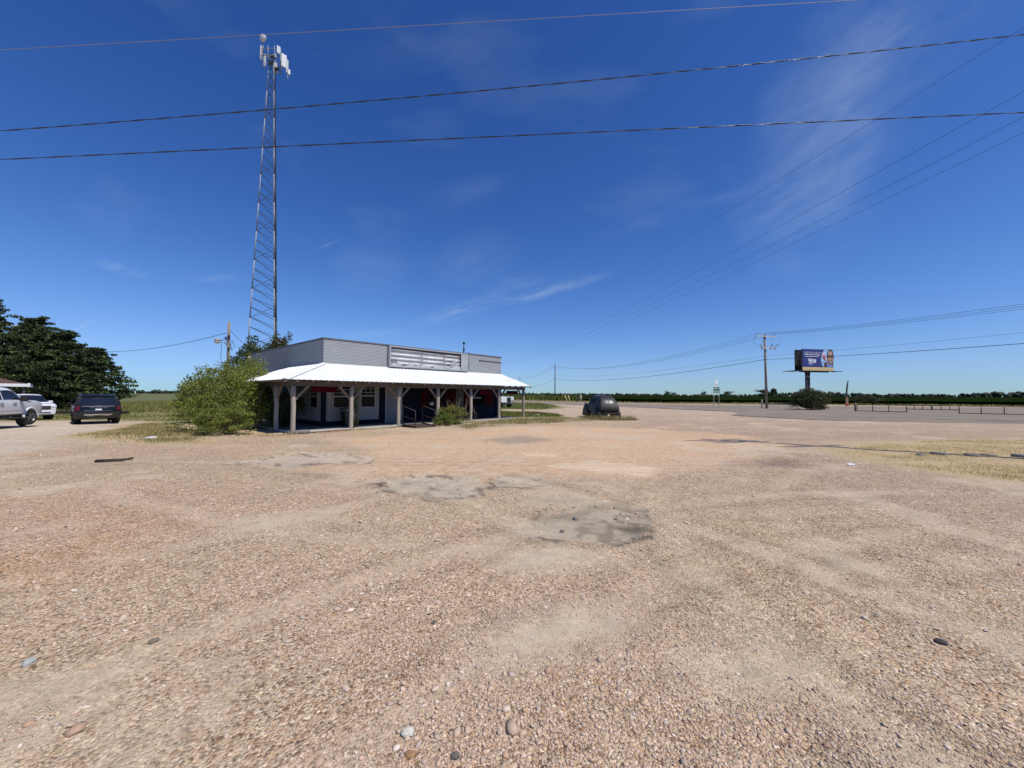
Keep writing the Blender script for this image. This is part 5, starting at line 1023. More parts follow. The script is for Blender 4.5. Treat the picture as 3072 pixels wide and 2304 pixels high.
wire(sag((32.5, 49.6, 6.75), (41.2, -3.5, 6.6), .5), .009, 'thin wire just above the telephone cable, right of the billboard'); wire(sag((15.9, 143.3, 8.9), (32.5, 49.6, 6.75), 1.2), .012, 'thin wire just above the telephone cable, left of the billboard')
# pole out of frame on the right whose shadow falls over the lot, with its line running to the distance
p4, A4 = upole(14.46, 9.76, 14.6, 'tall crossarmed pole just outside the right edge, known by its shadow', m_pole, .16, ((9.35, 1.2, (-1.1, .2, 1.1)), (12.6, 1.2, ()), (13.3, 1.2, ()), (14.2, 1.2, ())), (.97, .24))
e4 = [Vector((-10.1, 120, 10.6)), Vector((-8.9, 120, 10.6)), Vector((-7.8, 120, 10.6))]
for k in range(3): wire(sag(A4[k], e4[k], 2.2), .0055, ('upper', 'middle', 'lower')[k] + ' of three parallel wires rising to the right edge of the sky', group='wires rising to the right')
wire(sag((14.46, 9.76, 12.0), (-14, 150, 17.5), 1.6), .005, 'single thin wire rising steeply to the top right corner')
# left pole with lamp
p5, _ = upole(-24.95, 34., 8.45, 'weathered utility pole with yard light, left of the store', m_pole, .16)
mb = MB(); mb.tube([(0, -.1, 6.3), (-.4, -.15, 6.75), (-.85, -.15, 6.9)], .03, 6); mb.build('lamp_arm', m_galv, p5); mb = MB(); mb.lathe([(0, .18), (.12, .16), (.22, .04), (.24, -.04)], 16, 'z', (-.88, -.15, 6.82)); mb.build('lamp_hood', m_galv, p5); mb = MB(); mb.lathe([(.2, -.04), (.2, -.22), (.14, -.3), (0, -.31)], 16, 'z', (-.88, -.15, 6.82)); mb.build('lamp_globe', P('lamp globe', (.62, .58, .42), .25), p5)
mb = MB(); mb.box((.12, -.15, 7.1), (.14, .16, .2)); mb.box((-.14, -.15, 6.95), (.1, .1, .25)); mb.box((.14, -.12, 6.1), (.1, .1, .16)); mb.build('bracket', m_dark, p5)
for pts in ([(-.1, -.2, 7.1), (-.45, -.2, 6.8), (-.5, -.2, 5.6), (-.45, -.2, 2.5), (-.3, -.2, 1.5)], [(.1, -.2, 6.9), (.55, -.2, 6.6), (.7, -.2, 6.25), (.5, -.2, 6.0), (.3, -.2, 6.3), (.6, -.2, 6.75)], [(-.15, -.2, 6.95), (.0, -.2, 6.4), (.15, -.2, 5.4), (.1, -.2, 3.8)]): mb = MB(); mb.tube(pts, .018, 5); mb.build('cable_loop', m_wire, p5)
wire(sag((-24.95, 33.9, 7.0), (-56.5, 50.0, 7.2), .8), .022, 'service wire running left from the lamp pole into the trees'); wire(sag((-24.85, 33.9, 7.0), (-19.3, 26.6, 4.6), .2), .018, 'service drop from the lamp pole down to the store'); wire(sag((-24.85, 33.9, 7.25), (-32, 54, 4.5), .3), .018, 'service wire from the lamp pole to the tower foot')

# ---------------------------------------------------------------- billboard
bx = Vector((51.95, 69.4, 0)); bdir = Vector((6.65, 1.25, 0)); bw = bdir.length; bb = empty('billboard', (bx.x, bx.y, 0), math.atan2(bdir.y, bdir.x), 'roadside billboard on a dark post with a blue child helpline poster', 'billboard')
m_steel = P('dark brown steel', (.030, .024, .022), .6, var=.25); m_bblue = P('poster blue', (.028, .042, .19), .5, var=.06, vscale=.6); m_apron = P('cream apron', (.72, .52, .25), .6, var=.06); m_pw = P('print white', (.80, .80, .80), .6)
B0, B1 = 6.22, 10.1; Zp0 = 6.88
for y, nm in ((0., 'front_face'), (1.37, 'rear_face')): mb = MB(); mb.b2((0, y - .06, B0), (bw, y + .06, B1)); mb.build(nm, m_steel, bb)
for x in np.linspace(.15, bw - .15, 6): mb = MB(); mb.bar((x, .06, B0 + .1), (x, 1.31, B0 + .1), .12); mb.bar((x, .06, B1 - .2), (x, 1.31, B1 - .2), .1); mb.bar((x, .06, B0 + .1), (x, 1.31, B1 - .2), .08); mb.bar((x, .68, B0 - .1), (x, .68, B1 - .3), .12); mb.build('frame_truss', m_steel, bb)
for z in (8.2, 8.9, 9.5): mb = MB(); mb.b2((-.04, .1, z), (.02, 1.25, z + .35)); mb.build('end_plate', P('end plate %.1f' % z, (.09, .08, .075), .7), bb)
mb = MB(); mb.b2((.06, -.075, Zp0), (bw - .05, -.062, B1 - .06)); po = mb.build('poster', m_bblue, bb)
for k in range(3): mb = MB(); z = B0 + .02 + k * .205; mb.b2((.08, -.1, z), (bw - .03, -.062, z + .19)); mb.build('apron_board', m_apron, bb)
def print_poly(pts, mat, lay, name='print'):
    mb = MB(); y = -.075 - .006 * lay; mb.add([(x, y, z) for x, z in pts], [tuple(range(len(pts)))]); return mb.build(name, mat, po)
Wp = bw - .11; Hp = B1 - .06 - Zp0
def PP(u, v): return (.06 + u * Wp, Zp0 + v * Hp)
def ell(cu, cv, ru, rv_, n_=28, a0=0., a1=2 * math.pi): return [PP(cu + ru * math.cos(a0 + (a1 - a0) * k / n_), cv + rv_ * math.sin(a0 + (a1 - a0) * k / n_)) for k in range(n_)]
C_ = {k: P('print ' + k, v, .6) for k, v in dict(sky=(.32, .55, .80), skin=(.25, .135, .095), skind=(.10, .055, .042), skinl=(.46, .29, .22), hair=(.02, .018, .018), shirt=(.10, .25, .55), pink=(.62, .25, .33), rose=(.32, .06, .09), pale=(.75, .66, .72), leaf=(.05, .09, .05), jacket=(.12, .05, .045), white=(.8, .8, .8)).items()}
print_poly([PP(.60 + .04, 0)] + [PP(.60 + .17 * (abs(v - .46) ** 2) * 4 * .55, v) for v in np.linspace(0, 1, 16)][0:] + [PP(1, 1), PP(1, 0)], C_['sky'], 1)
print_poly([PP(.72, 0), PP(.70, .12), PP(.74, .32), PP(.80, .30), PP(.84, .1), PP(.98, .28), PP(1, .3), PP(1, 0)], C_['jacket'], 2)
print_poly([PP(.80, 0), PP(.785, .2), PP(.83, .16), PP(.90, .12), PP(.97, .18), PP(.98, 0)], C_['shirt'], 3)
print_poly(ell(.905, .60, .115, .44), C_['hair'], 4); print_poly(ell(.905, .52, .098, .40), C_['skin'], 5); print_poly(ell(.90, .82, .07, .12), C_['skinl'], 6)
for s in (-1, 1): print_poly(ell(.905 + s * .045, .66, .030, .022), C_['skind'], 7); print_poly(ell(.905 + s * .045, .60, .026, .03), C_['skind'], 7); print_poly(ell(.905 + s * .062, .45, .024, .06), C_['skinl'], 7); print_poly(ell(.905 + s * .045, .605, .010, .016), C_['hair'], 8)
print_poly(ell(.905, .46, .026, .075), C_['skinl'], 7); print_poly(ell(.905, .30, .052, .085), C_['skind'], 8); print_poly([PP(.87, .33), PP(.94, .33), PP(.93, .29), PP(.905, .275), PP(.88, .29)], C_['white'], 9); print_poly(ell(.905, .20, .03, .03), C_['skinl'], 8)
print_poly([PP(.625, .62), PP(.66, .78), PP(.70, .80), PP(.74, .66), PP(.775, .5), PP(.775, .33), PP(.72, .40), PP(.67, .50)], C_['pink'], 4); print_poly([PP(.65, .52), PP(.70, .62), PP(.75, .48), PP(.76, .34), PP(.71, .42)], C_['rose'], 5); print_poly([PP(.74, .55), PP(.78, .56), PP(.785, .36), PP(.755, .4)], C_['pale'], 6); print_poly([PP(.64, .70), PP(.69, .90), PP(.72, .78), PP(.68, .7)], C_['pale'], 5); print_poly(ell(.665, .28, .02, .03, 10), C_['leaf'], 4); print_poly([PP(.69, .0), PP(.70, .25), PP(.75, .3), PP(.765, .02)], C_['skind'], 4)
def bb_text(t, size, u, v, align='LEFT', bold=.0): o = link('lettering', text_mesh(t, size, align, .003, bold), po, m_pw); p = PP(u, v); o.location = (p[0], -.09, p[1]); o.rotation_euler = (math.pi / 2, 0, 0); return o
o = bb_text('TO REPORT CHILD ABUSE, CALL', .262, .05, .825, bold=.0); o = bb_text('1.844.SAVE.A.CHILD', .40, .05, .715, bold=.005)
# small print that cannot be read in the photograph: plain rules
for (u0, u1, v0, v1) in ((.09, .53, .59, .615), (.18, .335, .42, .465), (.19, .335, .345, .39), (.215, .335, .275, .315), (.20, .335, .215, .24), (.19, .335, .155, .175)): print_poly([PP(u0, v0), PP(u1, v0), PP(u1, v1), PP(u0, v1)], m_pw, 2, 'small_print')
lg = [PP(.36 + .045 * math.cos(.2 + a), .36 + .12 * math.sin(.2 + a)) for a in (0.6, 1.9, 3.5, 4.9)]
print_poly([PP(.35, .26), PP(.43, .23), PP(.445, .42), PP(.36, .46)], m_pw, 2, 'logo')
for uv in ((.37, .40), (.415, .38), (.385, .31), (.425, .29)): print_poly(ell(uv[0], uv[1], .010, .022, 8), m_bblue, 3, 'logo')
mb = MB(); mb.tube([(1.95, .7, 0), (1.95, .7, B0 - .1)], .38, 20); mb.build('post', m_steel, bb); mb = MB(); mb.bar((1.0, .1, B0 - .28), (2.9, 1.3, B0 - .28), .5, .35); mb.bar((0.3, .68, B0 - .12), (bw - .3, .68, B0 - .12), .3, .25); mb.build('post_head', m_steel, bb)
mb = MB(); mb.b2((-2.2, -.75, B0 - .13), (.0, -.05, B0 - .05)); mb.b2((0.003, -.75, B0 - .13), (bw + 1.2, -.12, B0 - .05)); mb.b2((-2.2, .0, B0 - .13), (-.08, 1.8, B0 - .05)); mb.build('catwalk', m_steel, bb)
for x in (.4, 2.4, 4.6, 6.4): mb = MB(); mb.bar((x, .0, B0 - .2), (x, -1.3, B0 - .16), .08); mb.build('light_arm', m_steel, bb)
mb = MB()
for x in (1.18, 1.48): mb.tube([(x, .35, 1.5), (x, .35, B0 - .1)], .025, 6)
for k in range(16): mb.tube([(1.18, .35, 1.6 + k * .3), (1.48, .35, 1.6 + k * .3)], .018, 5)
mb.build('ladder', m_galv, bb)

# ---------------------------------------------------------------- road sign
rs = empty('road_sign', (28.72, 54.45, 0), math.atan2(.12, .99) + .12, 'green destination sign with white route shield on two posts by the road', 'sign')
m_sg = P('sign green', (.006, .13, .07), .5); m_sw = P('sign white', (.80, .82, .80), .5)
for x in (-.44, .44): mb = MB(); mb.bar((x, .03, 0), (x, .03, 2.85), .07, .05); mb.build('post', m_wood, rs)
mb = MB(); mb.b2((-.56, -.02, 2.02), (.56, -.008, 2.84)); g_ = mb.build('green_plate', m_sg, rs); mb = MB()
for (a0, a1) in (((-.56, 2.02), (.56, 2.05)), ((-.56, 2.81), (.56, 2.84)), ((-.56, 2.05), (-.53, 2.81)), ((.53, 2.05), (.56, 2.81))): mb.b2((a0[0], -.026, a0[1]), (a1[0], -.021, a1[1]))
mb.build('border', m_sw, g_)
# place names are too blurred to read: plain white bars where the words stand
for (x0, x1, z) in ((-.5, .26, 2.60), (-.5, .34, 2.25)):
    k = 0; x = x0
    while x < x1 - .05: w = .06 + .03 * (k % 3); mb = MB(); mb.b2((x, -.025, z - .05), (min(x + w * .7, x1), -.021, z + .05 + .03 * (k % 2))); mb.build('place_name', m_sw, g_); x += w + .02; k += 1
for z in (2.60, 2.25): mb = MB(); mb.b2((.44, -.025, z - .08), (.5, -.021, z + .08)); mb.build('distance', m_sw, g_)
mb = MB(); mb.pxz([(-.2, 3.46), (.22, 3.46), (.2, 3.25), (.17, 3.0), (.14, 2.88), (-.16, 2.88), (-.17, 3.0), (-.21, 3.25)], -.02, -.008); s_ = mb.build('route_shield', m_sw, rs); o = link('route_number', text_mesh('4', .34, 'CENTER', .003, .012), s_, m_dark); o.location = (.0, -.026, 3.16); o.rotation_euler = (math.pi / 2, 0, 0)
mb = MB(); mb.b2((-.23, -.02, 3.50), (.23, -.008, 3.82)); mb.build('banner_plate', m_sw, rs); mb = MB(); mb.bar((0, .02, 2.84), (0, .02, 3.8), .05, .04); mb.build('shield_post', m_galv, rs)
# ---------------------------------------------------------------- feather flag
ff = empty('feather_flag', (41.7, 48.5, 0), .3, 'dark feather banner flag with a tan and red foot beside the road', 'flag'); m_fl = P('banner black', (.02, .02, .022), .8); m_fb = P('banner tan', (.26, .15, .09), .8, var=.4, vscale=3); m_fr = P('banner red', (.33, .03, .025), .8)
mb = MB(); mb.tube([(0, 0, 0), (.05, 0, 1.5), (.18, 0, 2.8), (.42, 0, 3.5), (.60, 0, 3.68)], .018, 6); mb.build('pole', m_dark, ff)
def flag_strip(z0, z1, name, mat, off=0.):
    mb = MB(); vs = []; k = 8
    for i in range(k + 1):
        z = z0 + (z1 - z0) * i / k; t = z / 3.68; xl = .05 * t + .5 * max(0, t - .45) ** 2 * 3.3; xr = xl + .52 * (1 - t ** 5) * (.85 + .15 * math.sin(z * 2)); vs += [(xl, off, z), ((xl + xr) / 2, .06 * math.sin(z * 3) + off, z), (xr, off, z)]
    mb.add(vs, [(i * 3 + j, i * 3 + j + 1, i * 3 + j + 4, i * 3 + j + 3) for i in range(k) for j in range(2)]); o = mb.build(name, mat, ff); sm = o.modifiers.new('s', 'SOLIDIFY'); sm.thickness = .006
flag_strip(1.45, 3.66, 'banner_cloth', m_fl); flag_strip(.72, 1.45, 'banner_picture', m_fb); flag_strip(.4, .72, 'banner_foot', m_fr)
# ---------------------------------------------------------------- pipe fence
pf_ = empty('pipe_fence', (37.33, 42.24, 0), 0, 'low black pipe rail fence along the right side of the lot', 'fence'); m_pipe = P('black pipe', (.018, .018, .02), .5)
def FP(t, z): a = Vector((0, 0)); b_ = Vector((8.5, -7.49)); p = a.lerp(b_, t); return (p.x, p.y, z)
def tpx(px): # fraction along the fence for a photograph column, measured once
    k = (px - 1536) / F_PX; return (k * 42.24 - 37.33) / (8.5 + 7.49 * k)
tA0, tA1, tB0, tE = tpx(2570), tpx(2718), tpx(2876), 1.25
for z, t0, t1 in ((.74, tA0, tE), (.07, tA0, tA1), (.36, tA1, tB0), (.07, tB0, tE)): mb = MB(); mb.tube([FP(t0, z), FP(t1, z)], .034, 6); mb.build('rail', m_pipe, pf_)
for px, z0, r in ((2570, 0, .035), (2617, 0, .035), (2665, 0, .035), (2718, -.02, .04), (2742, .36, .03), (2767, .36, .03), (2794, .36, .06), (2822, .36, .03), (2848, .36, .03), (2876, -.02, .04), (2942, 0, .035), (3011, 0, .035), (3085, 0, .035)): mb = MB(); mb.tube([FP(tpx(px), z0), FP(tpx(px), .74)], r, 6); mb.build('post', m_pipe, pf_)
mb = MB(); mb.tube([FP(tpx(2564.5), -.05), FP(tpx(2564.5), .95)], .07, 8); mb.build('gate_post', m_pipe, pf_)
# small roadside posts
def marker(x, y, h_, r, mat, label, tilt=0., name='marker_post'):
    mb = MB(); mb.tube([(0, 0, -.1), (tilt, 0, h_)], r, 8); mb.tube([(tilt, 0, h_ - .001), (tilt, 0, h_ + .04)], r * .7, 8); o = mb.build(name, mat); o.location = (x, y, 0); return tag(o, label, 'post')
m_yel = P('yellow guy guard', (.60, .48, .20), .6, var=.1); m_wp_ = P('white marker', (.62, .62, .56), .6)
marker(32.79, 50.9, 1.15, .07, m_wood, 'short wooden stub post beside the foot of the switchgear pole'); marker(12.5, 86.5, 1.62, .09, m_yel, 'leaning yellow guy-wire guard beyond the road, left of a pair', -.75, 'guy_guard'); marker(13.1, 86.5, 1.62, .09, m_yel, 'leaning yellow guy-wire guard beyond the road, right of a pair', -.62, 'guy_guard')
marker(15.5, 87.2, 1.7, .07, m_wp_, 'white upright marker post right of the yellow guy guards'); marker(14.6, 87.4, .95, .08, m_dark, 'dark short post left of the white marker post'); marker(17.4, 87., 1., .08, m_dark, 'dark short post right of the white marker post'); marker(.15, 60.2, 1.0, .07, m_wp_, 'pale marker post beside the white service truck')
# ---------------------------------------------------------------- house at the left edge
hs = empty('house', (-40.2, 29.4, float(gz(-41, 32))), .86, 'dark sided house with brown shingle roof at the left edge', 'house')
m_sid = P('dark grey siding', (.09, .095, .10), .8, var=.15); m_shg = P('brown shingles', (.09, .045, .035), .9, var=.3, vscale=4); m_fas = P('white fascia', (.62, .62, .60), .6)
mb = MB(); mb.b2((-9, .5, -.1), (-.6, 5.2, 2.7)); mb.build('wall', m_sid, hs)
for k in range(14): mb = MB(); mb.b2((-9, .485, .1 + k * .18), (-.6, .499, .1 + k * .18 + .15)); mb.build('siding_board', m_sid, hs)
mb = MB(); mb.add([(-10, -.6, 2.75), (2.2, -.6, 2.75), (2.2, 5.8, 2.75), (-10, 5.8, 2.75), (-8, 2.6, 4.0), (-1.6, 2.6, 4.0)], [(0, 1, 5, 4), (1, 2, 5), (2, 3, 4, 5), (3, 0, 4), (3, 2, 1, 0)]); mb.build('roof', m_shg, hs)
mb = MB(); mb.b2((-10, -.66, 2.55), (2.25, -.602, 2.78)); mb.b2((2.205, -.6, 2.55), (2.26, 5.8, 2.78)); mb.build('fascia', m_fas, hs); mb = MB(); mb.box((.3, -.7, 2.62), (.32, .2, .3)); mb.box((2.25, -.68, 2.68), (.14, .16, .3)); mb.build('beam_end', m_fas, hs)
for x in (.9, 2.0): mb = MB(); mb.bar((x, -.4, -.2), (x, -.4, 2.6), .14); mb.build('porch_post', m_dark, hs)
# ---------------------------------------------------------------- cedars at the left
def cedar(x, y, h_, rmax, label, seed, lean=0.):
    rg = np.random.default_rng(seed); root = empty('cedar_tree', (x, y, float(gz(x, y))), 0, label, 'tree', 'dark cedar trees at the left edge'); mb = MB(); mb.tube([(0, 0, -.2), (lean * .4, 0, h_ * .45), (lean, 0, h_ * .97)], .26, 8, r1=.03); mb.build('trunk', m_bark, root)
    nb = int(46 * h_); t = rg.uniform(.03, .99, nb); az_ = rg.uniform(0, 2 * np.pi, nb); rad = rmax * (1.05 - t) ** .85 * (.6 + .4 * np.minimum(1, t * 6)) * rg.uniform(.2, 1.22, nb); zc = t * h_ + rad * .10
    tipm = rg.uniform(0, 1, nb) < .10; rad = rad + tipm * rg.uniform(.5, 1.3, nb); zc = zc + tipm * rg.uniform(.2, .7, nb); zc = zc + (rad > rmax * .55) * rg.uniform(0, .7, nb); Cc = np.stack([np.cos(az_) * rad + lean * t, np.sin(az_) * rad, zc], 1); sz = rg.uniform(.45, 1.2, (nb, 1)) * (1.2 - .65 * t[:, None]); cr = sz * np.array([[1.0, 1.0, .24]])
    per = 56; Lc = ellclumps(Cc, cr, per, rg, .2); shd = np.repeat(rg.uniform(.65, 1.3, nb), per)[:, None]; k = len(Lc); Lc[:, 2] = np.maximum(Lc[:, 2], .12)
    v_, f_, c_ = leaves(Lc, pal(k, [(.034, .052, .023), (.062, .086, .028), (.024, .040, .022), (.105, .12, .036)]) * shd, .34 * RNG.uniform(.6, 1.4, k), nrm_up=.0, aspect=.40); link('crown', np_mesh('crown', v_, f_, 4, c_), root, m_needle)
    mb = MB(); idx = rg.choice(nb, 40, replace=False)
    for i in idx: e = Vector(Cc[i]); s0 = Vector((lean * e.z / h_, 0, max(.3, e.z - .35 * math.hypot(e.x, e.y)))); mb.tube([s0, s0.lerp(e, .6) + Vector((0, 0, -.1)), e], .05, 4, r1=.012)
    mb.build('branches', m_bark, root); return root
for i, (x, y, h_, rm_, lab, ln) in enumerate(((-73.5, 50., 15.8, 7.6, 'tallest cedar tree, cut off by the left edge of the picture', 0.), (-65.5, 47., 14.0, 6.4, 'tall dark cedar tree second from the left edge', .3), (-61.0, 49., 11.6, 5.4, 'broad cedar tree in the middle of the cedar group', .5), (-56.4, 48., 9.7, 4.8, 'cedar tree behind the black SUV roof', .4), (-54.0, 49.5, 8.0, 3.8, 'rightmost and lowest cedar tree of the group', .5), (-66, 43.5, 6.6, 4.8, 'low cedar tree in front, behind the house', 0.))): cedar(x, y, h_, rm_, lab, 100 + i, ln)
# ---------------------------------------------------------------- shrubs round the store
YG = [(.20, .22, .04), (.15, .185, .035), (.26, .265, .055), (.10, .135, .028)]; DG = [(.035, .055, .016), (.05, .075, .02), (.028, .042, .014)]; MG = [(.06, .095, .025), (.045, .07, .02), (.085, .115, .035)]
shrub('overgrown_bush', (-12.9, 17.3), (1.75, 1.55, 2.75), 120, 170, .07, YG, 'big feathery yellow-green bush swallowing the left end of the porch', stems=16, low=.02, crad=.22, shell=.1, spray=420)
shrub('overgrown_bush', (-11.6, 15.6), (1.05, .8, 1.15), 60, 130, .065, YG, 'low yellow-green bush sprawling in front of the big porch bush', stems=8, low=.0, crad=.28, shell=.1, spray=60)
shrub('overgrown_bush', (-13.4, 19.9), (1.25, 1.2, 3.4), 90, 150, .075, YG, 'taller yellow-green growth between the big bush and the store wall', stems=10, low=.02, crad=.24, shell=.1, spray=220)
shrub('broadleaf_shrub', (-20.0, 25.2), (1.25, 1.2, 3.0), 70, 60, .15, [(.06, .09, .03), (.045, .07, .022), (.09, .12, .05), (.12, .14, .08)], 'broad-leaved shrub with pale stems left of the big porch bush', stems=18, low=.18, crad=.26, shell=.1, spray=40)
shrub('broadleaf_shrub', (-18.2, 25.4), (1.2, 1.1, 2.95), 60, 60, .13, MG, 'broad-leaved shrub between the pale-stemmed shrub and the porch bush', stems=10, low=.1, crad=.28, shell=.1, spray=40)
shrub('porch_vine', LW(.75, 3.2)[:2], (.7, 1.1, 2.0), 60, 80, .085, DG, 'dark leafy vine growing through the left side of the porch', stems=8, low=.02, crad=.3, shell=.1)
shrub('porch_vine', LW(2.47 + .22, .15)[:2], (.20, .18, 1.75), 26, 34, .075, DG, 'dark vine climbing the second porch post from the corner', stems=4, low=.0, crad=.5, shell=.1)
shrub('weed_clump', LW(7.9, -.62)[:2], (.95, .62, 1.0), 70, 110, .055, [(.19, .20, .045), (.15, .17, .04), (.24, .21, .07), (.11, .13, .03)], 'tall yellow-green weeds growing against the porch beside the ramp', stems=16, low=.0, crad=.25, shell=.1, spray=110)
shrub('weed_clump', LW(7.0, -1.1)[:2], (.55, .42, .62), 40, 100, .045, [(.14, .19, .03), (.10, .15, .025)], 'bright green low weeds at the foot of the ramp', stems=6, low=.0, crad=.28, shell=.1, spray=30)
mb = MB()
for k in range(26):
    r = random.Random(k); a_, b_ = 7.5 + r.uniform(0, 1.9), -.75 + r.uniform(-.25, .35); p = Vector(LW(a_, b_)); h_ = r.uniform(.9, 1.5); mb.tube([p, p + Vector((r.uniform(-.15, .15), r.uniform(-.1, .1), h_ * .6)), p + Vector((r.uniform(-.35, .35), r.uniform(-.2, .2), h_))], .007, 4, r1=.003)
tag(mb.build('dry_stalks', P('dry stalk', (.32, .25, .15), .9)), 'thin dry stalks standing in the weeds by the porch', 'weeds', kind='stuff')
wl = shrub('willow_tree', (-21.0, 32.), (2.3, 2.2, 6.5), 110, 150, .15, [(.06, .085, .028), (.045, .07, .022), (.09, .115, .045)], 'drooping green tree rising behind the left end of the store', 'tree', stems=10, low=.3, crad=.22, droop=1.6, shell=.1, egg=.5)
mb = MB(); mb.tube([(0, 0, -.1), (.1, 0, 2.), (-.1, 0, 4.6)], .16, 8, r1=.05); mb.build('trunk', m_bark, wl)
wl2 = shrub('willow_tree', (-19.7, 33.), (1.5, 1.3, 7.3), 60, 110, .14, [(.06, .085, .028), (.09, .095, .035), (.12, .075, .035)], 'small reddish-green tree top showing over the parapet', 'tree', stems=6, low=.4, crad=.24, droop=1., shell=.1, egg=.4)
shrub('round_bush', (35.6, 46.4), (1.95, 1.9, 2.45), 150, 120, .12, [(.04, .055, .02), (.055, .07, .025), (.03, .042, .016), (.08, .085, .03)], 'rounded dark green bush in front of the billboard post', stems=6, low=.0, crad=.25, shell=.2, spray=60)
shrub('round_bush', (68.8, 75.), (2.5, 1.8, 1.75), 80, 80, .16, [(.045, .05, .02), (.06, .065, .025), (.035, .04, .016)], 'low dark bush beyond the pipe fence, right of the flag', stems=3, low=.0, crad=.3, shell=.2)
# ---------------------------------------------------------------- grass
TAN = [(.45, .36, .20), (.51, .42, .25), (.41, .32, .17), (.34, .29, .14)]; OLV = [(.17, .18, .05), (.22, .21, .07), (.12, .145, .04), (.30, .25, .10)]; GRN = [(.085, .12, .03), (.12, .145, .04), (.06, .09, .025)]
blades('dry_grass', [DRYL], [30000], .03, .16, .012, TAN + OLV[:2], 'dry tan and olive grass left of the store', .9, clump=(40, .22))
blades('dry_grass', [GRASSR], [80000], .015, .07, .009, [(.54, .43, .24), (.60, .50, .30), (.48, .38, .20)], 'dry golden grass at the right edge of the lot', 1., clump=(50, .22))
blades('dry_grass', [DRYP], [24000], .03, .16, .014, TAN[:3] + OLV, 'dry grass and weeds between the porch end and the old sedan', .9, clump=(40, .25))
CARG = [(4.6, 24.9), (8.2, 25.1), (8.4, 26.3), (6.5, 26.4), (4.4, 27.2), (4.0, 26.2)]
blades('tall_grass', [CARG], [5000], .10, .42, .014, TAN + OLV, 'taller grass growing round the wheels of the old sedan', .6, clump=(25, .18), soft=.3)
blades('green_grass', [GREENB, GREENC], [22000, 26000], .06, .28, .03, OLV + GRN, 'short green grass behind the right end of the store', .8, clump=(40, .5))
FLD = [(-95, 44), (-50, 41.8), (-38, 42.4), (-30, 40), (-22, 35), (-16, 35), (-14, 44), (-30, 75), (-95, 110)]
blades('tall_grass', [FLD, [(-50, 42.2), (-38, 42.6), (-30, 40.5), (-22, 36), (-16, 42), (-26, 72), (-60, 95)]], [90000, 80000], .15, .5, .04, OLV + OLV + GRN[:2] + TAN[:1], 'tall olive grass filling the field behind the vehicles', .5, clump=(30, .9), soft=1.5)
blades('verge_grass', [[(-40, 166), (8, 97), (17, 84), (34, 74), (52, 71.5), (84, 61), (86, 66), (52, 77.5), (34, 79.8), (20, 89), (12, 100), (-35, 175)]], [26000], .1, .45, .06, TAN + OLV, 'dry grass along the far side of the road', .7, clump=(40, .8))
blades('roadside_weeds', [[(-40, 182), (-2, 116), (14.5, 97), (20, 92), (18, 100), (4, 122), (-30, 190)]], [22000], .8, 2.1, .12, OLV[:3] + GRN, 'tall green weeds beyond the road behind the porch end', .4, clump=(30, 1.2), soft=1.)
EDGE = [LW(-1.2, -.8)[:2], LW(4.4, -.75)[:2], LW(4.4, -.15)[:2], LW(-.6, -.2)[:2], LW(-.9, 2)[:2], LW(-1.6, 2)[:2]]
blades('dry_grass', [EDGE, [LW(9, -.9)[:2], LW(15.2, -.6)[:2], LW(15.2, -.15)[:2], LW(9, -.15)[:2]]], [2600, 2600], .03, .16, .012, TAN, 'dry stubble along the porch edge', .9, clump=(20, .12), soft=.2)
# straw bits on the gravel
k = 900; x, y = sector(k, 1.3, 9., .5); a = RNG.uniform(0, 6.28, k); ln = RNG.uniform(.012, .05, k); z = gz(x, y) + ground_fields(x, y)[2] + .008; dx, dy_ = np.cos(a) * ln, np.sin(a) * ln; nxx, nyy = -np.sin(a) * .0013, np.cos(a) * .0013
Vq = np.stack([np.stack([x - dx - nxx, y - dy_ - nyy, z], 1), np.stack([x + dx - nxx, y + dy_ - nyy, z + .004], 1), np.stack([x + dx + nxx, y + dy_ + nyy, z + .004], 1), np.stack([x - dx + nxx, y - dy_ + nyy, z], 1)], 1).reshape(-1, 3)
tag(link('straw_litter', np_mesh('straw_litter', Vq, np.arange(k * 4).reshape(k, 4), 4, np.repeat(pal(k, [(.6, .5, .32), (.5, .42, .28)]), 4, 0)), None, m_blade), 'bits of pale straw lying on the gravel', 'straw', kind='stuff')
# ---------------------------------------------------------------- litter and debris
mb = MB(); mb.tube([(-.35, 0, .03), (.05, .02, .035), (.2, .03, .035), (.32, .12, .05)], .028, 6); mb.tube([(-.34, -.05, .025), (.22, -.03, .03)], .022, 6); o = mb.build('bent_strap', P('dark rubber strap', (.03, .02, .018), .8)); o.location = (-9.6, 9.4, 0); o.rotation_euler = (0, 0, .25); tag(o, 'bent dark strap of scrap lying on the left of the lot', 'debris')
mb = MB(); mb.add([(-.5, -.1, .02), (.1, -.16, .05), (.55, -.05, .03), (.5, .12, .10), (-.1, .14, .09), (-.45, .1, .05)], [(0, 1, 4, 5), (1, 2, 3, 4)]); o = mb.build('white_scrap', P('white plastic scrap', (.74, .74, .72), .5)); sm = o.modifiers.new('s', 'SOLIDIFY'); sm.thickness = .02; o.scale = (.42, .6, .8); o.location = (-12.9, 13.85, .03); tag(o, 'flat piece of white scrap on the grass edge, left of the porch', 'debris')
mb = MB(); mb.bar((-.55, 0, .05), (.55, .05, .05), .07, .05); o = mb.build('fallen_board', P('red painted board', (.22, .07, .06), .8, var=.3, vscale=6)); o.location = LW(1.7, -.33); o.rotation_euler = (0, 0, TH); tag(o, 'faded red board lying along the porch edge', 'board')
mb = MB(); mb.tube([(-.32, 0, .06), (.32, 0, .06)], .065, 10); o = mb.build('fallen_log', P('grey log', (.13, .12, .13), .9, var=.3)); o.location = LW(.25, -.28); o.rotation_euler = (0, 0, TH); tag(o, 'short grey log lying at the corner post of the porch', 'log')
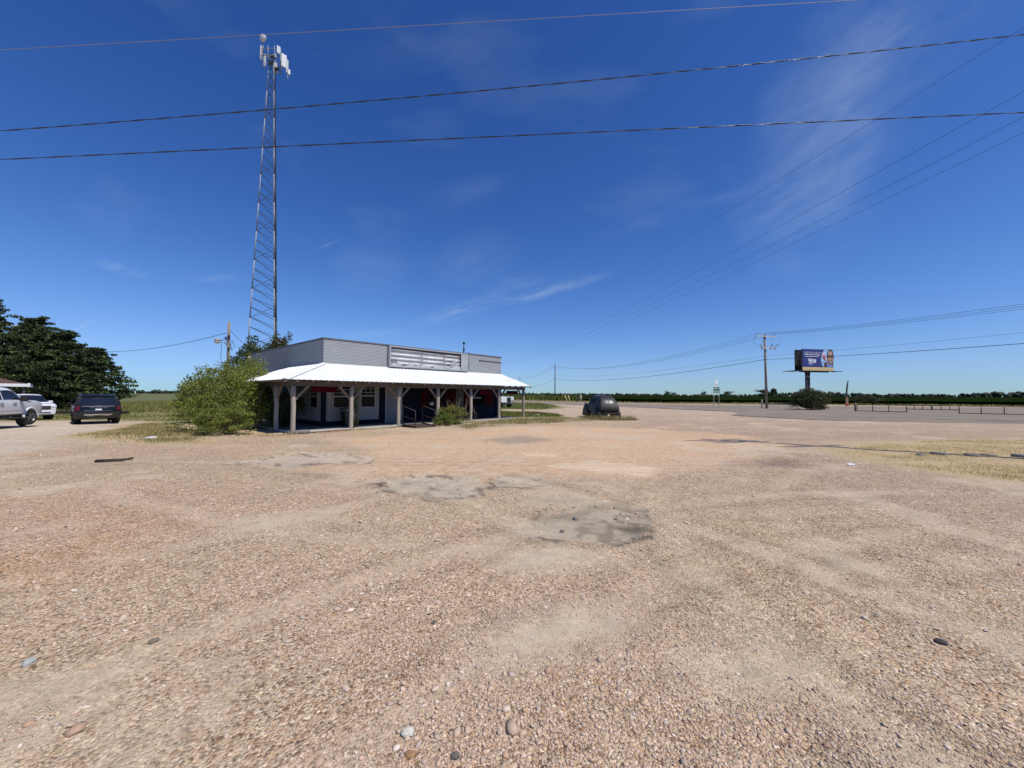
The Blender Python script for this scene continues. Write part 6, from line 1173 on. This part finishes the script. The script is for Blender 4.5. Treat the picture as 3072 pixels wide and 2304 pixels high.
blades('short_grass', [[(-60, 32), (-44, 30), (-31, 29), (-22, 26.5), (-16, 28), (-16, 35), (-22, 35), (-30, 40), (-38, 41.4), (-55, 40.5)]], [40000], .03, .12, .03, OLV + GRN + TAN[:1], 'short green grass between the drive and the field', .8, clump=(40, .5))
lg_ = MB(); lg_.bar((-6, 0, .16), (6, 0, .14), .3, .34); o = lg_.build('timber_edging', P('dark timber', (.025, .02, .018), .9, var=.3)); o.location = G(-46.6, 40.7); o.rotation_euler = (0, .0, .06); tag(o, 'long dark timber edging the grass behind the black SUV', 'timber')
mb = MB(); mb.add([(-.12, -.06, .02), (.13, -.05, .03), (.1, .07, .06), (-.1, .08, .05)], [(0, 1, 2, 3)]); o = mb.build('white_scrap', P('pale paper', (.72, .72, .70), .7)); sm = o.modifiers.new('s', 'SOLIDIFY'); sm.thickness = .01; o.scale = (.6, .6, 1); o.location = (8.05, 9.25, 0); tag(o, 'small pale scrap of paper near the golden grass', 'debris')
mb = MB(); mb.add([(-.3, -.1, .02), (.3, -.12, .03), (.25, .12, .12), (-.22, .14, .1)], [(0, 1, 2, 3)]); o = mb.build('white_scrap', P('pale scrap', (.66, .62, .55), .7)); sm = o.modifiers.new('s', 'SOLIDIFY'); sm.thickness = .02; o.location = (1.9, 30.6, 0); tag(o, 'pale scrap lying in the grass behind the porch end', 'debris')
rk = random.Random(11); mbs = []
for k in range(5):
    x_, y_ = (11.5 + k * .62, 10.95 - k * .08 + (k % 2) * .2); mb = MB(); s_ = rk.uniform(.10, .22); na_ = 7; ring = [(s_ * rk.uniform(.7, 1.3) * math.cos(6.283 * q / na_) * 1.3, s_ * rk.uniform(.5, 1.0) * math.sin(6.283 * q / na_)) for q in range(na_)]; mb.prism(ring, -.03, s_ * rk.uniform(.18, .32)); o = mb.build('asphalt_chunk', P('asphalt chunk %d' % k, (.16, .15, .14), .9, var=.3, bump=.6, bscale=12)); bv = o.modifiers.new('b', 'BEVEL'); bv.width = .02; o.location = (x_, y_, .02); o.rotation_euler = (.05, .04, rk.uniform(-.6, .6)); tag(o, ('leftmost', 'second from the left', 'middle', 'fourth from the left', 'rightmost')[k] + ' of the grey asphalt chunks lying in the golden grass', 'rubble', 'asphalt chunks in the golden grass')
# ---------------------------------------------------------------- distant woods and single far trees
def wood_mesh(name, pts, depth, hfun, seed, per=10):
    rg = np.random.default_rng(seed); tv, tf = icos(); Vs = []; Fs = []; Cs = []; off = 0
    for (x0, y0), (x1, y1) in zip(pts[:-1], pts[1:]):
        d = math.dist((x0, y0), (x1, y1)); k = int(d / per)
        for j in range(k):
            t = (j + rg.uniform(0, 1)) / k; px = x0 + (x1 - x0) * t; py = y0 + (y1 - y0) * t + rg.uniform(0, depth); h_ = hfun(px, py) * rg.uniform(.6, 1.1)
            for q in range(4):
                r = h_ * rg.uniform(.24, .40) * (1 if q else 1.1); c = np.array([px + rg.uniform(-.8, .8) * h_, py + rg.uniform(-.4, .4) * h_, r * .35 if q == 0 else h_ * rg.uniform(.45, .9) - r * .5]); v = tv * (1 + rg.uniform(-.3, .3, (12, 1))) * np.array([r * 1.2, r, r]) + c; Vs.append(v); Fs.append(tf + off); off += 12; Cs.append(np.tile(np.array([.042, .060, .040]) * rg.uniform(.6, 1.3), (12, 1)))
    return np_mesh(name, np.vstack(Vs), np.vstack(Fs), 3, np.vstack(Cs))
HPX = [1500, 1900, 2080, 2270, 2300, 2520, 2640, 2860, 2960, 3300]; HV = [7.5, 7.5, 5.5, 6, 11.5, 11.5, 9, 7, 12.5, 12.5]
hR = lambda x, y: float(np.interp(1536 + F_PX * x / y, HPX, HV)) * (.75 + .5 * float(fbm(np.array([x * .02]), np.array([y * .004]), 1., 3, 3)[0]))
wd = link('far_woods', wood_mesh('far_woods', [(-260, 1150), (120, 1120), (520, 1000), (700, 880), (980, 860), (1250, 720), (1700, 900)], 60, hR, 5, 2.6), None, m_needle); tag(wd, 'dark tree line along the horizon beyond the soybean field', 'woods', kind='stuff')
wd2 = link('far_woods', wood_mesh('far_woods', [(-2300, 1500), (-1700, 1700), (-1000, 1750), (-250, 1500)], 60, lambda x, y: 17., 6, 6), None, m_needle); tag(wd2, 'low bluish tree line on the left horizon', 'woods', kind='stuff')
def far_tree(x, y, h_, w, label):
    root = empty('far_tree', (x, y, 0), 0, label, 'tree'); k = 16; Cc = RNG.normal(size=(k, 3)) * np.array([w * .28, w * .28, h_ * .16]) + np.array([0, 0, h_ * .66]); Lc = ellclumps(Cc, np.tile(np.array([[w * .26, w * .26, h_ * .17]]), (k, 1)), 40); v_, f_, c_ = leaves(Lc, pal(len(Lc), DG), np.full(len(Lc), h_ * .13)); link('crown', np_mesh('crown', v_, f_, 4, c_), root, m_needle); mb = MB(); mb.tube([(0, 0, 0), (0, 0, h_ * .6)], h_ * .03, 6); mb.build('trunk', m_bark, root)
def FT(px, Y): return (px - 1536) / F_PX * Y
for px, Y, h_, w, lab in ((2181, 700, 11, 13, 'round dark tree standing alone on the horizon right of the green road sign'), (2111, 800, 9, 9, 'small dark tree on the horizon left of the green road sign'), (2001, 820, 10, 9, 'left of two small trees on the horizon above the old sedan\'s right side'), (2022, 830, 8, 8, 'right of two small trees on the horizon above the old sedan\'s right side'), (2286, 720, 15, 15, 'tree on the horizon just behind the switchgear pole'), (2320, 730, 15, 13, 'tree on the horizon just right of the switchgear pole')): far_tree(FT(px, Y), Y, h_, w, lab)
